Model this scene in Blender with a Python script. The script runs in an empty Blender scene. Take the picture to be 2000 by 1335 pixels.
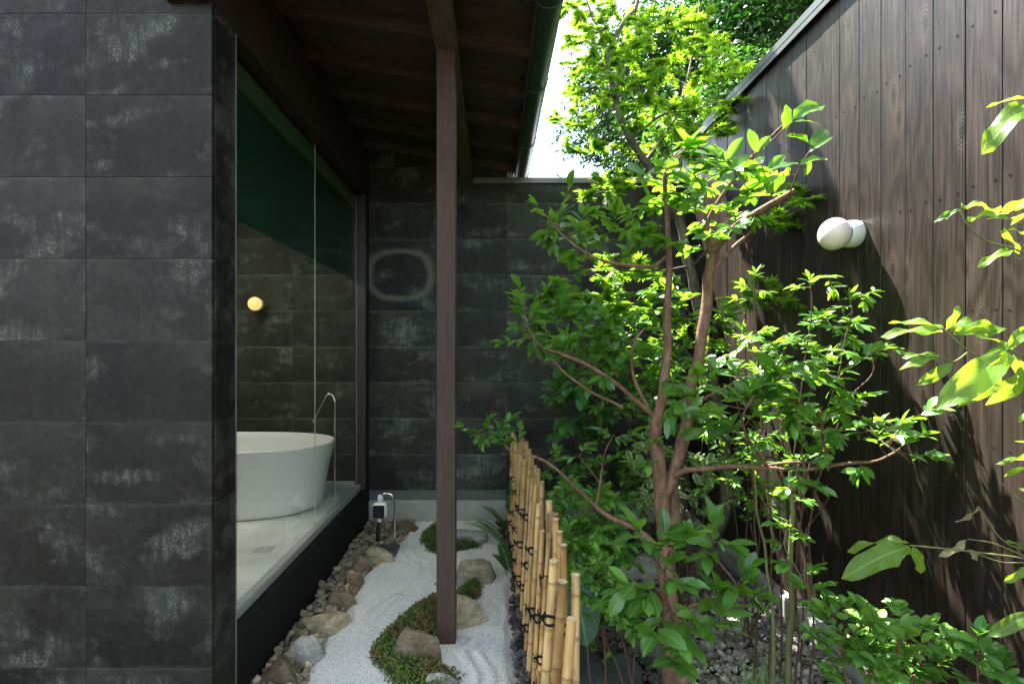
import bpy, math, random
import numpy as np
from mathutils import Vector, Matrix, noise as mnoise
R = math.radians
rng = random.Random(7)
nr = np.random.RandomState(11)

# ------------------------------------------------------------------ camera, world, sun, exposure
scene = bpy.context.scene
COL = scene.collection
EYE = 1.42                                   # eye height above the sand; camera looks along +Y
cam_d = bpy.data.cameras.new('camera'); cam = bpy.data.objects.new('camera', cam_d); COL.objects.link(cam)
cam.location = (0, 0, EYE); cam.rotation_euler = (R(90), 0, 0)
cam_d.sensor_width = 36; cam_d.lens = 18; cam_d.clip_start = .05; cam_d.clip_end = 3000
cam_d.shift_x = 0.019; cam_d.shift_y = 0.00925
scene.camera = cam

SUN = Vector((-.28, .45, .87)).normalized()  # direction towards the sun
world = bpy.data.worlds.new('World'); scene.world = world; world.use_nodes = True
wt = world.node_tree; wt.nodes.clear()
wo = wt.nodes.new('ShaderNodeOutputWorld'); bg = wt.nodes.new('ShaderNodeBackground')
sky = wt.nodes.new('ShaderNodeTexSky'); sky.sky_type = 'NISHITA'; sky.sun_disc = False
sky.sun_elevation = math.asin(SUN.z); sky.sun_rotation = math.atan2(SUN.x, SUN.y)
sky.air_density = 1.0; sky.dust_density = .5; sky.ozone_density = 1.0
tc = wt.nodes.new('ShaderNodeTexCoord'); mp = wt.nodes.new('ShaderNodeMapping'); mp.inputs['Scale'].default_value = (1, 1, 2.2)
mp.inputs['Location'].default_value = (.3, .1, .25)
ns = wt.nodes.new('ShaderNodeTexNoise'); ns.inputs['Scale'].default_value = 3.2; ns.inputs['Detail'].default_value = 8; ns.inputs['Roughness'].default_value = .58
cr = wt.nodes.new('ShaderNodeValToRGB'); cr.color_ramp.elements[0].position = .40; cr.color_ramp.elements[1].position = .60
mx = wt.nodes.new('ShaderNodeMixRGB'); mx.inputs[2].default_value = (4.1, 4.1, 4.15, 1)
wt.links.new(tc.outputs['Generated'], mp.inputs[0]); wt.links.new(mp.outputs[0], ns.inputs['Vector'])
wt.links.new(ns.outputs['Fac'], cr.inputs[0]); wt.links.new(cr.outputs[0], mx.inputs[0])
wt.links.new(sky.outputs[0], mx.inputs[1]); wt.links.new(mx.outputs[0], bg.inputs[0]); wt.links.new(bg.outputs[0], wo.inputs[0])
bg.inputs[1].default_value = 0.09

sl = bpy.data.lights.new('sun', 'SUN'); sl.energy = 5.0; sl.angle = R(.5); sl.color = (1, .95, .86)
so = bpy.data.objects.new('sun', sl); COL.objects.link(so)
so.rotation_euler = SUN.to_track_quat('Z', 'Y').to_euler(); so.location = (-3, 5, 9)

vs = scene.view_settings; vs.view_transform = 'Standard'; vs.look = 'None'; vs.gamma = 1; vs.use_curve_mapping = False
vs.exposure = 2.9
cy = scene.cycles
cy.use_denoising = True; cy.max_bounces = 8; cy.diffuse_bounces = 4; cy.glossy_bounces = 4; cy.transmission_bounces = 6
cy.transparent_max_bounces = 12; cy.caustics_reflective = False; cy.caustics_refractive = False; cy.sample_clamp_indirect = 6

# ------------------------------------------------------------------ helpers
def W(px, py, Y):                             # photo pixel (2000 x 1335) at a distance Y -> place in the garden
    return Vector(((px - 962) * Y / 1000, Y, EYE - (py - 686) * Y / 1000))
def G(px, py, z=0):                           # photo pixel on the level z -> place
    Y = 1000 * (EYE - z) / (py - 686); return Vector(((px - 962) * Y / 1000, Y, z))

def link(name, me, mat=None, parent=None):
    o = bpy.data.objects.new(name, me); COL.objects.link(o)
    if mat is not None and me is not None and not me.materials: me.materials.append(mat)
    if parent is not None: o.parent = parent
    return o
def tag(o, label=None, cat=None, group=None, kind=None):
    if label: o['label'] = label
    if cat: o['category'] = cat
    if group: o['group'] = group
    if kind: o['kind'] = kind
    return o
def thing(name, label, cat, group=None, loc=(0, 0, 0)):
    o = bpy.data.objects.new(name, None); COL.objects.link(o); o.location = loc; o.empty_display_size = .1
    return tag(o, label, cat, group)

class MB:
    """collects geometry, then links it as ONE mesh object"""
    def __init__(s): s.v = []; s.f = []; s.smooth = []
    def add(s, vs, fs, smooth=False):
        n = len(s.v); s.v += [tuple(v) for v in vs]; s.f += [tuple(i + n for i in f) for f in fs]; s.smooth += [smooth] * len(fs); return s
    def box(s, x0, x1, y0, y1, z0, z1):
        v = [(x0,y0,z0),(x1,y0,z0),(x1,y1,z0),(x0,y1,z0),(x0,y0,z1),(x1,y0,z1),(x1,y1,z1),(x0,y1,z1)]
        return s.add(v, [(0,3,2,1),(4,5,6,7),(0,1,5,4),(1,2,6,5),(2,3,7,6),(3,0,4,7)])
    def bbox(s, x0, x1, y0, y1, z0, z1, b=.004):
        """box with chamfered edges"""
        v = []; idx = {}
        for i, sx in enumerate((0, 1)):
            for j, sy in enumerate((0, 1)):
                for k, sz in enumerate((0, 1)):
                    c = [(x0, x1)[i], (y0, y1)[j], (z0, z1)[k]]; d = [b*(1-2*i), b*(1-2*j), b*(1-2*k)]
                    for a in range(3):
                        q = [c[m] + (0 if m == a else d[m]) for m in range(3)]
                        idx[(i,j,k,a)] = len(v); v.append(q)
        f = []
        for a in range(3):
            o1, o2 = (a+1) % 3, (a+2) % 3
            for sgn in (0, 1):
                q = []
                for (p, r) in ((0,0),(1,0),(1,1),(0,1)):
                    c = [0,0,0]; c[a] = sgn; c[o1] = p; c[o2] = r; q.append(idx[(c[0],c[1],c[2],a)])
                f.append(tuple(q) if sgn else tuple(q[::-1]))
            for p in (0, 1):
                for r in (0, 1):              # edge along axis a
                    c0 = [0,0,0]; c0[o1] = p; c0[o2] = r; c1 = list(c0); c1[a] = 1
                    q = (idx[(*c0,o1)], idx[(*c1,o1)], idx[(*c1,o2)], idx[(*c0,o2)])
                    f.append(q if (p ^ r) else q[::-1])
        for i in (0,1):
            for j in (0,1):
                for k in (0,1):
                    q = (idx[(i,j,k,0)], idx[(i,j,k,1)], idx[(i,j,k,2)]); f.append(q if (i+j+k) % 2 else q[::-1])
        return s.add(v, f)
    def tube(s, pts, rad, n=8, cap=True, smooth=True):
        pts = [Vector(p) for p in pts]; m = len(pts)
        if not hasattr(rad, '__len__'): rad = [rad] * m
        base = len(s.v); up = None; vs = []; fs = []
        for i, p in enumerate(pts):
            t = (pts[min(i+1, m-1)] - pts[max(i-1, 0)])
            t = t.normalized() if t.length > 1e-9 else Vector((0,0,1))
            if up is None: up = t.orthogonal().normalized()
            up = (up - t * up.dot(t)); up = up.normalized() if up.length > 1e-6 else t.orthogonal().normalized()
            w = t.cross(up)
            for k in range(n):
                a = 2*math.pi*k/n; vs.append(p + (up*math.cos(a) + w*math.sin(a)) * rad[i])
        for i in range(m-1):
            for k in range(n):
                k2 = (k+1) % n; fs.append((i*n+k, i*n+k2, (i+1)*n+k2, (i+1)*n+k))
        s.add(vs, fs, smooth)
        if cap: s.add(vs[:n][::-1], [tuple(range(n))]); s.add(vs[-n:], [tuple(range(n))])
        return s
    def lathe(s, prof, c=(0,0,0), n=24, axis=2, smooth=True):
        """prof: (r, h) pairs"""
        vs = []; fs = []; m = len(prof); c = Vector(c)
        for r, h in prof:
            for k in range(n):
                a = 2*math.pi*k/n; q = [r*math.cos(a), r*math.sin(a), h]
                if axis == 0: q = [q[2], q[0], q[1]]
                if axis == 1: q = [q[1], q[2], q[0]]
                vs.append(c + Vector(q))
        for i in range(m-1):
            for k in range(n):
                k2 = (k+1) % n; fs.append((i*n+k, i*n+k2, (i+1)*n+k2, (i+1)*n+k))
        return s.add(vs, fs, smooth)
    def mesh(s, name):
        me = bpy.data.meshes.new(name); me.from_pydata(s.v, [], s.f)
        me.polygons.foreach_set('use_smooth', s.smooth); me.update(); return me
    def build(s, name, mat, parent=None, **kw):
        o = link(name, s.mesh(name), mat, parent); tag(o, **kw) if kw else None; return o

def smooth_path(pts, k=5, jit=0, seed=0):
    pts = [Vector(p) for p in pts]; out = []
    P = [pts[0]*2 - pts[1]] + pts + [pts[-1]*2 - pts[-2]]
    for i in range(1, len(P)-2):
        p0, p1, p2, p3 = P[i-1:i+3]
        for j in range(k):
            t = j/k; out.append(.5*((2*p1) + (p2-p0)*t + (2*p0-5*p1+4*p2-p3)*t*t + (3*p1-p0-3*p2+p3)*t**3))
    out.append(pts[-1])
    if jit:
        for i, p in enumerate(out): out[i] = p + Vector((mnoise.noise(p*7+Vector((seed,0,0))), mnoise.noise(p*7+Vector((0,seed+9,0))), mnoise.noise(p*7+Vector((0,3,seed)))))*jit
    return out

def big_mesh(name, V, F4=None, F3=None, uv=None, smooth=True):
    """fast mesh from numpy arrays; F lists of quads / tris, uv per vertex"""
    me = bpy.data.meshes.new(name); V = np.asarray(V, np.float32)
    loops = []; starts = []; n = 0
    for F in (F4, F3):
        if F is None or len(F) == 0: continue
        F = np.asarray(F, np.int32); starts.append(n + np.arange(len(F))*F.shape[1]); loops.append(F.ravel()); n += F.size
    L = np.concatenate(loops); S = np.concatenate(starts)
    me.vertices.add(len(V)); me.vertices.foreach_set('co', V.ravel())
    me.loops.add(len(L)); me.loops.foreach_set('vertex_index', L)
    me.polygons.add(len(S)); me.polygons.foreach_set('loop_start', S.astype(np.int32))
    me.polygons.foreach_set('use_smooth', np.full(len(S), smooth))
    if uv is not None:
        u = me.uv_layers.new(name='UVMap'); u.data.foreach_set('uv', np.asarray(uv, np.float32)[L].ravel())
    me.update(calc_edges=True); me.validate(); return me

def scatter(name, tmpl, M, smooth=True):
    """tmpl = (verts, quads, tris, uv); M = (n,3,4) matrices -> one mesh"""
    tv, tq, tt, tu = tmpl; n = len(M); k = len(tv)
    V = np.einsum('nij,kj->nki', M[:, :, :3], tv) + M[:, None, :, 3]
    off = (np.arange(n)*k)[:, None, None]
    F4 = (np.asarray(tq)[None] + off).reshape(-1, 4) if len(tq) else None
    F3 = (np.asarray(tt)[None] + off).reshape(-1, 3) if len(tt) else None
    return big_mesh(name, V.reshape(-1, 3), F4, F3, np.tile(tu, (n, 1)) if tu is not None else None, smooth)

# ------------------------------------------------------------------ materials
class Mat:
    def __init__(s, name, rough=.6, spec=.5, metal=0):
        s.m = bpy.data.materials.new(name); s.m.use_nodes = True; s.t = s.m.node_tree
        s.b = s.t.nodes['Principled BSDF']; s.out = s.t.nodes['Material Output']
        s.b.inputs['Roughness'].default_value = rough; s.b.inputs['Specular IOR Level'].default_value = spec; s.b.inputs['Metallic'].default_value = metal
    def n(s, typ, **kw):
        nd = s.t.nodes.new('ShaderNode' + typ)
        for k, v in kw.items():
            if k.startswith('p_'): setattr(nd, k[2:], v); continue
            key = int(k[1:]) if k[0] == 'i' and k[1:].isdigit() else k.replace('_', ' ')
            s.set(nd.inputs[key], v)
        return nd
    def set(s, inp, v):
        if isinstance(v, bpy.types.NodeSocket): s.t.links.new(v, inp)
        elif isinstance(v, bpy.types.Node): s.t.links.new(v.outputs[0], inp)
        else: inp.default_value = v
    def math(s, op, a, b=0, c=0, clamp=False):
        nd = s.n('Math', p_operation=op, p_use_clamp=clamp); s.set(nd.inputs[0], a); s.set(nd.inputs[1], b); s.set(nd.inputs[2], c); return nd.outputs[0]
    def coord(s, scale=(1,1,1), kind='Object', rand=0):
        t = s.n('TexCoord').outputs[kind]
        if rand:
            oi = s.n('ObjectInfo').outputs['Random']; cx = s.n('CombineXYZ', X=s.math('MULTIPLY', oi, rand), Y=s.math('MULTIPLY', oi, rand*1.7), Z=s.math('MULTIPLY', oi, rand*.6))
            a = s.n('VectorMath', p_operation='ADD'); s.set(a.inputs[0], t); s.set(a.inputs[1], cx); t = a.outputs[0]
        return s.n('Mapping', Vector=t, Scale=scale).outputs[0]
    def noise(s, vec, scale, detail=4, rough=.55, dist=0):
        return s.n('TexNoise', Vector=vec, Scale=scale, Detail=detail, Roughness=rough, Distortion=dist).outputs['Fac']
    def ramp(s, fac, stops):
        nd = s.n('ValToRGB', Fac=fac); e = nd.color_ramp.elements
        while len(e) < len(stops): e.new(.5)
        for i, (p, c) in enumerate(stops):
            e[i].position = p; e[i].color = (c, c, c, 1) if not hasattr(c, '__len__') else (*c, 1)
        return nd.outputs[0]
    def mix(s, f, a, b, mode='MIX'):
        nd = s.n('MixRGB', p_blend_type=mode); s.set(nd.inputs[0], f)
        for i, v in ((1, a), (2, b)): s.set(nd.inputs[i], (*v, 1) if isinstance(v, tuple) and len(v) == 3 else v)
        return nd.outputs[0]
    def base(s, c): s.set(s.b.inputs['Base Color'], (*c, 1) if isinstance(c, tuple) else c)
    def bump(s, h, strength=.3, dist=.01):
        nd = s.n('Bump', Strength=strength, Distance=dist, Height=h); s.set(s.b.inputs['Normal'], nd); return nd

def stone_tile(name, ring=False, wet=0., bright=1., tint=(1, 1, 1)):
    """dark fired stone tile: lime bloom in patches, streaks and along edges"""
    M = Mat(name, .6, .22)
    v = M.coord(rand=40); vo = M.coord()
    big = M.noise(v, 2.6, 5, .6); mid = M.noise(M.coord((1, 1, .45), rand=23), 14, 6, .65); fine = M.noise(v, 160, 3, .7)
    grit = M.noise(M.coord((1,1,.6), rand=11), 420, 2, .6)
    rnd = M.n('ObjectInfo').outputs['Random']
    c = M.ramp(big, [(.3, (.013, .0125, .0125)), (.5, (.021, .022, .0205)), (.72, (.038, .045, .041))])
    c = M.mix(M.math('MULTIPLY', M.ramp(mid, [(.45, 0), (.75, 1)]), .35), c, (.05, .06, .056))
    # bloom: patch mask x grain
    patch = M.ramp(M.noise(M.coord((1, 1, 1.9), rand=67), 3.6, 3, .6, .15), [(.53, 0), (.68, 1)])
    grit2 = M.noise(v, 38, 6, .8)
    c = M.mix(.7, c, M.ramp(grit2, [(.35, .55), (.5, 1), (.68, 1.9)]), 'MULTIPLY')
    streak = M.ramp(M.noise(M.coord((3.2, 3.2, .7), rand=31), 11, 5, .7), [(.40, 0), (.62, 1)])
    grain = M.ramp(M.noise(M.coord((1, 1, .55), rand=5), 210, 5, .85), [(.47, 0), (.57, 1)])
    soft = M.math('MULTIPLY', patch, .13)
    bl = M.math('MAXIMUM', M.math('MULTIPLY', M.math('MULTIPLY', patch, streak), grain), M.math('MULTIPLY', soft, M.ramp(fine, [(.3, .3), (.7, 1)])))
    c = M.mix(M.math('MULTIPLY', bl, .9), c, (.33, .38, .37))
    # bloom along the sides of each tile
    g = M.n('TexCoord').outputs['Generated']; sp = M.n('SeparateXYZ', Vector=g)
    ex = M.math('MAXIMUM', M.math('ABSOLUTE', M.math('SUBTRACT', sp.outputs[0], .5)), M.math('ABSOLUTE', M.math('SUBTRACT', sp.outputs[2], .5)))
    ed = M.math('MULTIPLY', M.ramp(ex, [(.455, 0), (.5, 1)]), M.ramp(M.noise(v, 9, 4, .7), [(.5, 0), (.66, 1)]))
    c = M.mix(M.math('MULTIPLY', ed, M.math('MULTIPLY', grain, .7)), c, (.17, .20, .19))
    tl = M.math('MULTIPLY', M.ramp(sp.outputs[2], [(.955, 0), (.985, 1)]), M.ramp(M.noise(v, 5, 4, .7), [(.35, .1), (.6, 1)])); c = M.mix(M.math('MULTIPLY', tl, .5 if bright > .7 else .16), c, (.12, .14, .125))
    wash = M.math('MULTIPLY', M.ramp(sp.outputs[2], [(.5, 0), (.95, 1)]), M.ramp(M.noise(v, 3.1, 4, .6), [(.42, 0), (.65, 1)])); c = M.mix(M.math('MULTIPLY', wash, .30), c, (.11, .135, .12))
    if ring:
        # oval lime ring left by water
        so_ = M.n('SeparateXYZ', Vector=vo); dx = M.math('MULTIPLY', so_.outputs[0], 1/.262); dz = M.math('MULTIPLY', so_.outputs[2], 1/.200)
        p4 = M.math('ADD', M.math('POWER', M.math('ABSOLUTE', dx), 2.6), M.math('POWER', M.math('ABSOLUTE', dz), 2.6))
        r = M.math('ADD', M.math('POWER', p4, 1/2.6), M.math('MULTIPLY', M.math('SUBTRACT', M.noise(vo, 9, 4), .5), .16))
        rg = M.ramp(r, [(.0, 0), (.82, 0), (.97, 1), (1.0, .95), ]); rg = M.math('MULTIPLY', rg, M.ramp(M.math('SUBTRACT', r, .5), [(.5, 1), (.68, 0)]))
        rg = M.math('MULTIPLY', rg, M.ramp(fine, [(.3, .4), (.65, 1)])); c = M.mix(M.math('MULTIPLY', rg, .95), c, (.20, .235, .195))
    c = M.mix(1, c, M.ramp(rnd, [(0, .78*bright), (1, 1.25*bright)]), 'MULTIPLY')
    c = M.mix(.5, c, M.ramp(grit, [(.3, .3), (.7, 1.8)]), 'MULTIPLY')
    c = M.mix(1, c, tint, 'MULTIPLY'); M.base(c); M.set(M.b.inputs['Roughness'], M.ramp(mid, [(.3, .45), (.7, .7)]))
    M.bump(M.math('ADD', M.math('MULTIPLY', grit, .5), M.math('ADD', mid, M.math('MULTIPLY', bl, .6))), .35, .0012)
    return M.m

def timber(name, dark, light, rough=.5, rand=30, axis='Z', contrast=1., red=(.30, .12, .06), spec=.5, fibre=.85, flat=None):
    """stained sawn timber, grain runs along the given local axis"""
    M = Mat(name, rough, spec)
    def sc(a, b): return {'Z': (a, a, b), 'X': (b, a, a), 'Y': (a, b, a)}[axis]
    v = M.coord(sc(1, .16), rand=rand)
    n = M.noise(v, 7.0, 2.5, .5, .25)
    lines = M.math('SINE', M.math('MULTIPLY', n, 62)); lines = M.math('ADD', M.math('MULTIPLY', lines, .5), .5)
    fib = M.noise(M.coord(sc(1, .02), rand=rand), 160, 4, .65)
    cloud = M.noise(M.coord(sc(1, .3), rand=rand), 5, 4, .6)
    rnd = M.n('ObjectInfo').outputs['Random']
    c = M.mix(M.math('MULTIPLY', M.ramp(lines, [(.1, 0), (.95, 1)]), .50*contrast), dark, light)
    c = M.mix(fibre, c, M.ramp(fib, [(.3, .55), (.7, 1.45)]), 'MULTIPLY')
    c = M.mix(.6, c, M.ramp(cloud, [(.3, .65), (.7, 1.4)]), 'MULTIPLY')
    c = M.mix(1, c, M.ramp(rnd, [(0, .8), (1, 1.2)]), 'MULTIPLY')
    # knots
    ks = list(sc(1, .36))
    if flat is not None: ks[flat] = 0
    if flat is None: kv = M.n('TexVoronoi', Vector=M.coord(tuple(ks), rand=rand), Scale=5.2, Randomness=1.0)
    else:
        sp = M.n('SeparateXYZ', Vector=M.coord((1, 1, .36), rand=rand)); kv = M.n('TexVoronoi', p_voronoi_dimensions='2D', Vector=M.n('CombineXYZ', X=sp.outputs[1], Y=sp.outputs[2]).outputs[0], Scale=6.0, Randomness=1.0)
    kd = kv.outputs['Distance']
    kd = M.math('ADD', kd, M.math('MULTIPLY', M.math('SUBTRACT', M.noise(v, 60, 3), .5), .05))
    gate = M.ramp(M.n('SeparateColor', Color=kv.outputs['Color']).outputs[0], [(.30, 0), (.33, 1)])
    kn = M.math('MULTIPLY', M.ramp(kd, [(.04, 1), (.12, 0)]), gate)
    kr = M.math('MULTIPLY', M.math('MULTIPLY', M.math('ADD', M.math('MULTIPLY', M.math('SINE', M.math('MULTIPLY', kd, 190)), .5), .5), M.ramp(kd, [(.06, 1), (.22, 0)])), gate)
    c = M.mix(M.math('MULTIPLY', kr, .85), c, tuple(min(1,x*1.5) for x in light)); c = M.mix(M.math('MULTIPLY', kn, .8), c, tuple(x*.35 for x in dark))
    # thin pale resin streaks
    st = M.ramp(M.noise(M.coord(sc(1, .012), rand=rand*2), 26, 3, .5, .1), [(.705, 0), (.73, 1)])
    c = M.mix(M.math('MULTIPLY', st, .30), c, red)
    M.base(c)
    M.set(M.b.inputs['Roughness'], M.ramp(fib, [(.3, rough-.06), (.7, rough+.12)]))
    M.bump(M.math('ADD', M.math('MULTIPLY', lines, .4), M.math('ADD', M.math('MULTIPLY', fib, .8), M.math('MULTIPLY', kr, .5))), .45, .0015)
    return M.m

def plain(name, col, rough=.5, spec=.5, metal=0, var=.2, scale=20, bump=.1, bd=.002, bs=None):
    M = Mat(name, rough, spec, metal); n = M.noise(M.coord(rand=9), scale, 5, .6)
    M.base(M.mix(1, (*col,), M.ramp(n, [(.25, 1-var), (.75, 1+var)]), 'MULTIPLY'))
    if bump: M.bump(M.noise(M.coord(rand=9), bs or scale*4, 4, .6), bump, bd)
    return M.m

def leafmat(name, dark, light, trans, rough=.32, spec=.5, tmix=.42, rib=(.18, .34, .08), edge=None, island=1., vein=.22):
    M = Mat(name, rough, spec)
    oi = M.n('ObjectInfo').outputs['Random']; gi = M.n('NewGeometry').outputs['Random Per Island']
    r = M.math('FRACT', M.math('ADD', M.math('MULTIPLY', oi, 7.31), M.math('MULTIPLY', gi, island)))
    uv = M.n('SeparateXYZ', Vector=M.n('UVMap').outputs[0]); u = M.math('ABSOLUTE', uv.outputs[0]); vv = uv.outputs[1]
    c = M.ramp(r, [(0, dark), (.6, tuple((a+b)/2 for a, b in zip(dark, light))), (1, light)])
    n = M.noise(M.coord(), 60, 3); c = M.mix(.5, c, M.ramp(n, [(.3, .75), (.7, 1.25)]), 'MULTIPLY')
    # side veins and midrib
    ve = M.math('SINE', M.math('MULTIPLY', M.math('SUBTRACT', vv, M.math('MULTIPLY', u, .45)), 48)); ve = M.ramp(ve, [(.86, 0), (1, 1)])
    c = M.mix(M.math('MULTIPLY', ve, vein), c, rib); mid = M.ramp(u, [(.0, 1), (.13, 0)])
    c = M.mix(M.math('MULTIPLY', mid, .8), c, rib)
    if edge:
        e = M.math('GREATER_THAN', M.math('ADD', u, M.math('MULTIPLY', M.math('SUBTRACT', M.noise(M.coord(), 90, 3), .5), .5)), .62); c = M.mix(e, c, edge)
    M.base(c)
    M.bump(M.math('ADD', M.math('MULTIPLY', M.math('SUBTRACT', 1, mid), .8), M.math('MULTIPLY', M.math('SUBTRACT', 1, ve), .2)), .5, .001)
    tr = M.n('BsdfTranslucent'); tcol = M.mix(M.math('MULTIPLY', r, .6), trans, tuple(min(1, x*1.5) for x in trans))
    tcol = M.mix(M.math('MULTIPLY', M.math('MAXIMUM', mid, M.math('MULTIPLY', ve, vein*1.8)), .5), tcol, tuple(x*.6 for x in trans))
    if edge: tcol = M.mix(M.math('MULTIPLY', e, .7), tcol, (.6, .7, .35))
    M.set(tr.inputs[0], tcol)
    ms = M.n('MixShader'); ms.inputs[0].default_value = tmix
    M.set(ms.inputs[1], M.b.outputs[0]); M.set(ms.inputs[2], tr.outputs[0]); M.set(M.out.inputs[0], ms)
    return M.m

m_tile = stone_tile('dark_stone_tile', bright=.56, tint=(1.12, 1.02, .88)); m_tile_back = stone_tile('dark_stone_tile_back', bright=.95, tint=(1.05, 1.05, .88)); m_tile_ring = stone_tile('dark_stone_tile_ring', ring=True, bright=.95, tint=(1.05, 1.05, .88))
m_grout = plain('grout', (.11, .12, .115), .8)
m_grout_dark = plain('grout_dark', (.10, .12, .10), .8)
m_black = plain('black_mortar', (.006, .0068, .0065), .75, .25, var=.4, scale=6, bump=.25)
m_conc = plain('concrete', (.30, .31, .27), .7, .4, var=.22, scale=5, bump=.3, bs=120)
m_floor = plain('bath_floor', (.60, .60, .56), .28, .5, var=.3, scale=2.5, bump=.05)
m_fence = timber('fence_timber', (.018, .0128, .0098), (.056, .0425, .034), .36, 30, 'Z', spec=.35, contrast=.7, fibre=.5, flat=0)
m_roofwood = timber('roof_timber', (.045, .028, .020), (.085, .058, .042), .6, 21, 'X', red=(.1, .05, .03))
m_beam = timber('beam_timber', (.090, .062, .042), (.16, .115, .08), .6, 17, 'Y', red=(.2, .11, .07))
m_lintel = timber('lintel_timber', (.030, .016, .011), (.05, .028, .02), .6, 17, 'Y', red=(.05, .03, .02))
m_post = timber('post_timber', (.050, .030, .019), (.070, .046, .030), .7, 13, 'Z', contrast=.6, red=(.14, .10, .08))
m_cap = plain('cap_metal', (.10, .115, .115), .4, .5, .3, var=.2, scale=6)
m_coping = plain('coping_metal', (.16, .17, .16), .45, .5, .2, var=.15, scale=6)
m_gutter = plain('gutter_metal', (.040, .075, .060), .28, .6, .3, var=.15, scale=5, bump=.03)
m_chrome = plain('chrome', (.75, .75, .74), .12, .5, 1, var=.03, bump=0)
m_tub = plain('tub_white', (.74, .74, .71), .3, .5, 0, var=.03, scale=3, bump=0)
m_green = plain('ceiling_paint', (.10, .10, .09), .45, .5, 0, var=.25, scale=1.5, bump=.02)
M = Mat('blind_green', .4, .5); M.base((.016, .062, .040)); tb = M.n('BsdfTranslucent'); tb.inputs[0].default_value = (.015,.075,.04,1); ms = M.n('MixShader'); ms.inputs[0].default_value = .35; M.set(ms.inputs[1], M.b.outputs[0]); M.set(ms.inputs[2], tb.outputs[0]); M.set(M.out.inputs[0], ms); m_blind = M.m
m_green2 = plain('blind_lit_band', (.06, .11, .05), .4, .5, 0, var=.15, scale=1.5, bump=.02)  # lighter green puts the lit band under the lintel into the colour
m_frame = plain('frame_dark', (.018, .011, .009), .45, .5)
m_white = plain('white_plastic', (.72, .72, .68), .35, .5, var=.05, bump=0)
m_dark = plain('dark_plastic', (.02, .022, .025), .2, .5, var=.1, bump=0)
m_slate = plain('slate', (.075, .085, .088), .6, .4, var=.35, scale=7, bump=.6, bd=.006, bs=18)
m_rope = plain('black_rope', (.012, .011, .012), .8, .3, var=.3, scale=60, bump=.6, bd=.002, bs=300)
m_screen = plain('roof_sheet', (.05, .05, .05), .6)
m_soil = plain('soil', (.045, .036, .028), .95, .2, var=.5, scale=9, bump=.8, bd=.01, bs=60)

def rockmat(name, a, b, c, sc=6, bst=.8, bdd=.008):
    M = Mat(name, .8, .3); v = M.coord(rand=13)
    n = M.noise(v, sc, 6, .65, .4); f = M.noise(v, 70, 5, .75); d = M.noise(M.coord((1, 1, 3.5), rand=13), 14, 4, .6)
    col = M.ramp(n, [(.3, a), (.5, b), (.72, c)])
    col = M.mix(.8, col, M.ramp(f, [(.3, .5), (.7, 1.5)]), 'MULTIPLY'); col = M.mix(.45, col, M.ramp(d, [(.35, .5), (.65, 1.4)]), 'MULTIPLY')
    gi = M.n('NewGeometry').outputs['Random Per Island']; col = M.mix(1, col, M.ramp(gi, [(0, .5), (1, 1.6)]), 'MULTIPLY')
    lich = M.ramp(M.noise(v, 22, 4, .7), [(.62, 0), (.72, 1)]); col = M.mix(M.math('MULTIPLY', lich, .35), col, (.34, .34, .25))
    M.base(col); M.bump(M.math('ADD', M.math('ADD', n, M.math('MULTIPLY', f, .35)), M.math('MULTIPLY', d, .4)), bst, bdd); return M.m
m_rock_tan = rockmat('rock_tan', (.12, .10, .06), (.22, .19, .125), (.33, .29, .195))
m_rock_brown = rockmat('rock_brown', (.07, .052, .034), (.14, .105, .066), (.21, .17, .11))
m_rock_grey = rockmat('rock_grey', (.10, .10, .09), (.18, .18, .16), (.27, .27, .22))
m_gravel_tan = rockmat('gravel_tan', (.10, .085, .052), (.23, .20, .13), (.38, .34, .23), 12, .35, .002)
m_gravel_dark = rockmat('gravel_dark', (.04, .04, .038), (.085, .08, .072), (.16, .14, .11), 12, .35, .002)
m_gravel_sunlit = rockmat('gravel_sunlit', (.16, .15, .13), (.28, .26, .23), (.42, .39, .34), 12, .35, .002)

M = Mat('white_sand', .85, .3); v = M.coord(); g1 = M.n('TexVoronoi', Vector=v, Scale=320); gc = M.n('SeparateColor', Color=g1.outputs['Color']).outputs[0]
c = M.ramp(gc, [(0, (.10, .10, .10)), (.035, (.16, .16, .155)), (.07, (.60, .61, .59)), (.5, (.80, .82, .80)), (1, (.90, .92, .91))])
c = M.mix(.6, c, M.ramp(M.noise(v, 5, 4), [(.3, .86), (.7, 1.06)]), 'MULTIPLY'); M.base(c)
M.bump(M.math('ADD', M.math('MULTIPLY', g1.outputs['Distance'], -1.2), M.noise(v, 90, 4, .8)), .9, .004); m_sand = M.m

M = Mat('bamboo', .38, .5); v = M.coord(rand=9); rnd = M.n('ObjectInfo').outputs['Random']
c = M.ramp(rnd, [(0, (.38, .22, .07)), (.5, (.52, .33, .12)), (1, (.62, .42, .18))])
c = M.mix(.8, c, M.ramp(M.noise(M.coord((1, 1, .12), rand=9), 45, 5, .65), [(.3, .62), (.7, 1.3)]), 'MULTIPLY')
c = M.mix(.8, c, M.ramp(M.noise(M.coord((1, 1, .5), rand=19), 9, 4, .6), [(.32, .5), (.6, 1.15)]), 'MULTIPLY')
c = M.mix(M.ramp(M.noise(v, 60, 3, .7), [(.66, 0), (.74, .6)]), c, (.09, .055, .03))
at = M.n('Attribute', p_attribute_name='node'); c = M.mix(at.outputs['Fac'], c, (.11, .065, .035)); M.base(c)
M.bump(M.noise(M.coord((1, 1, .05), rand=9), 200, 3), .2, .001); m_bamboo = M.m
m_bamboo_cut = plain('bamboo_cut', (.62, .50, .30), .6, .3, var=.25, scale=80)

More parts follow.
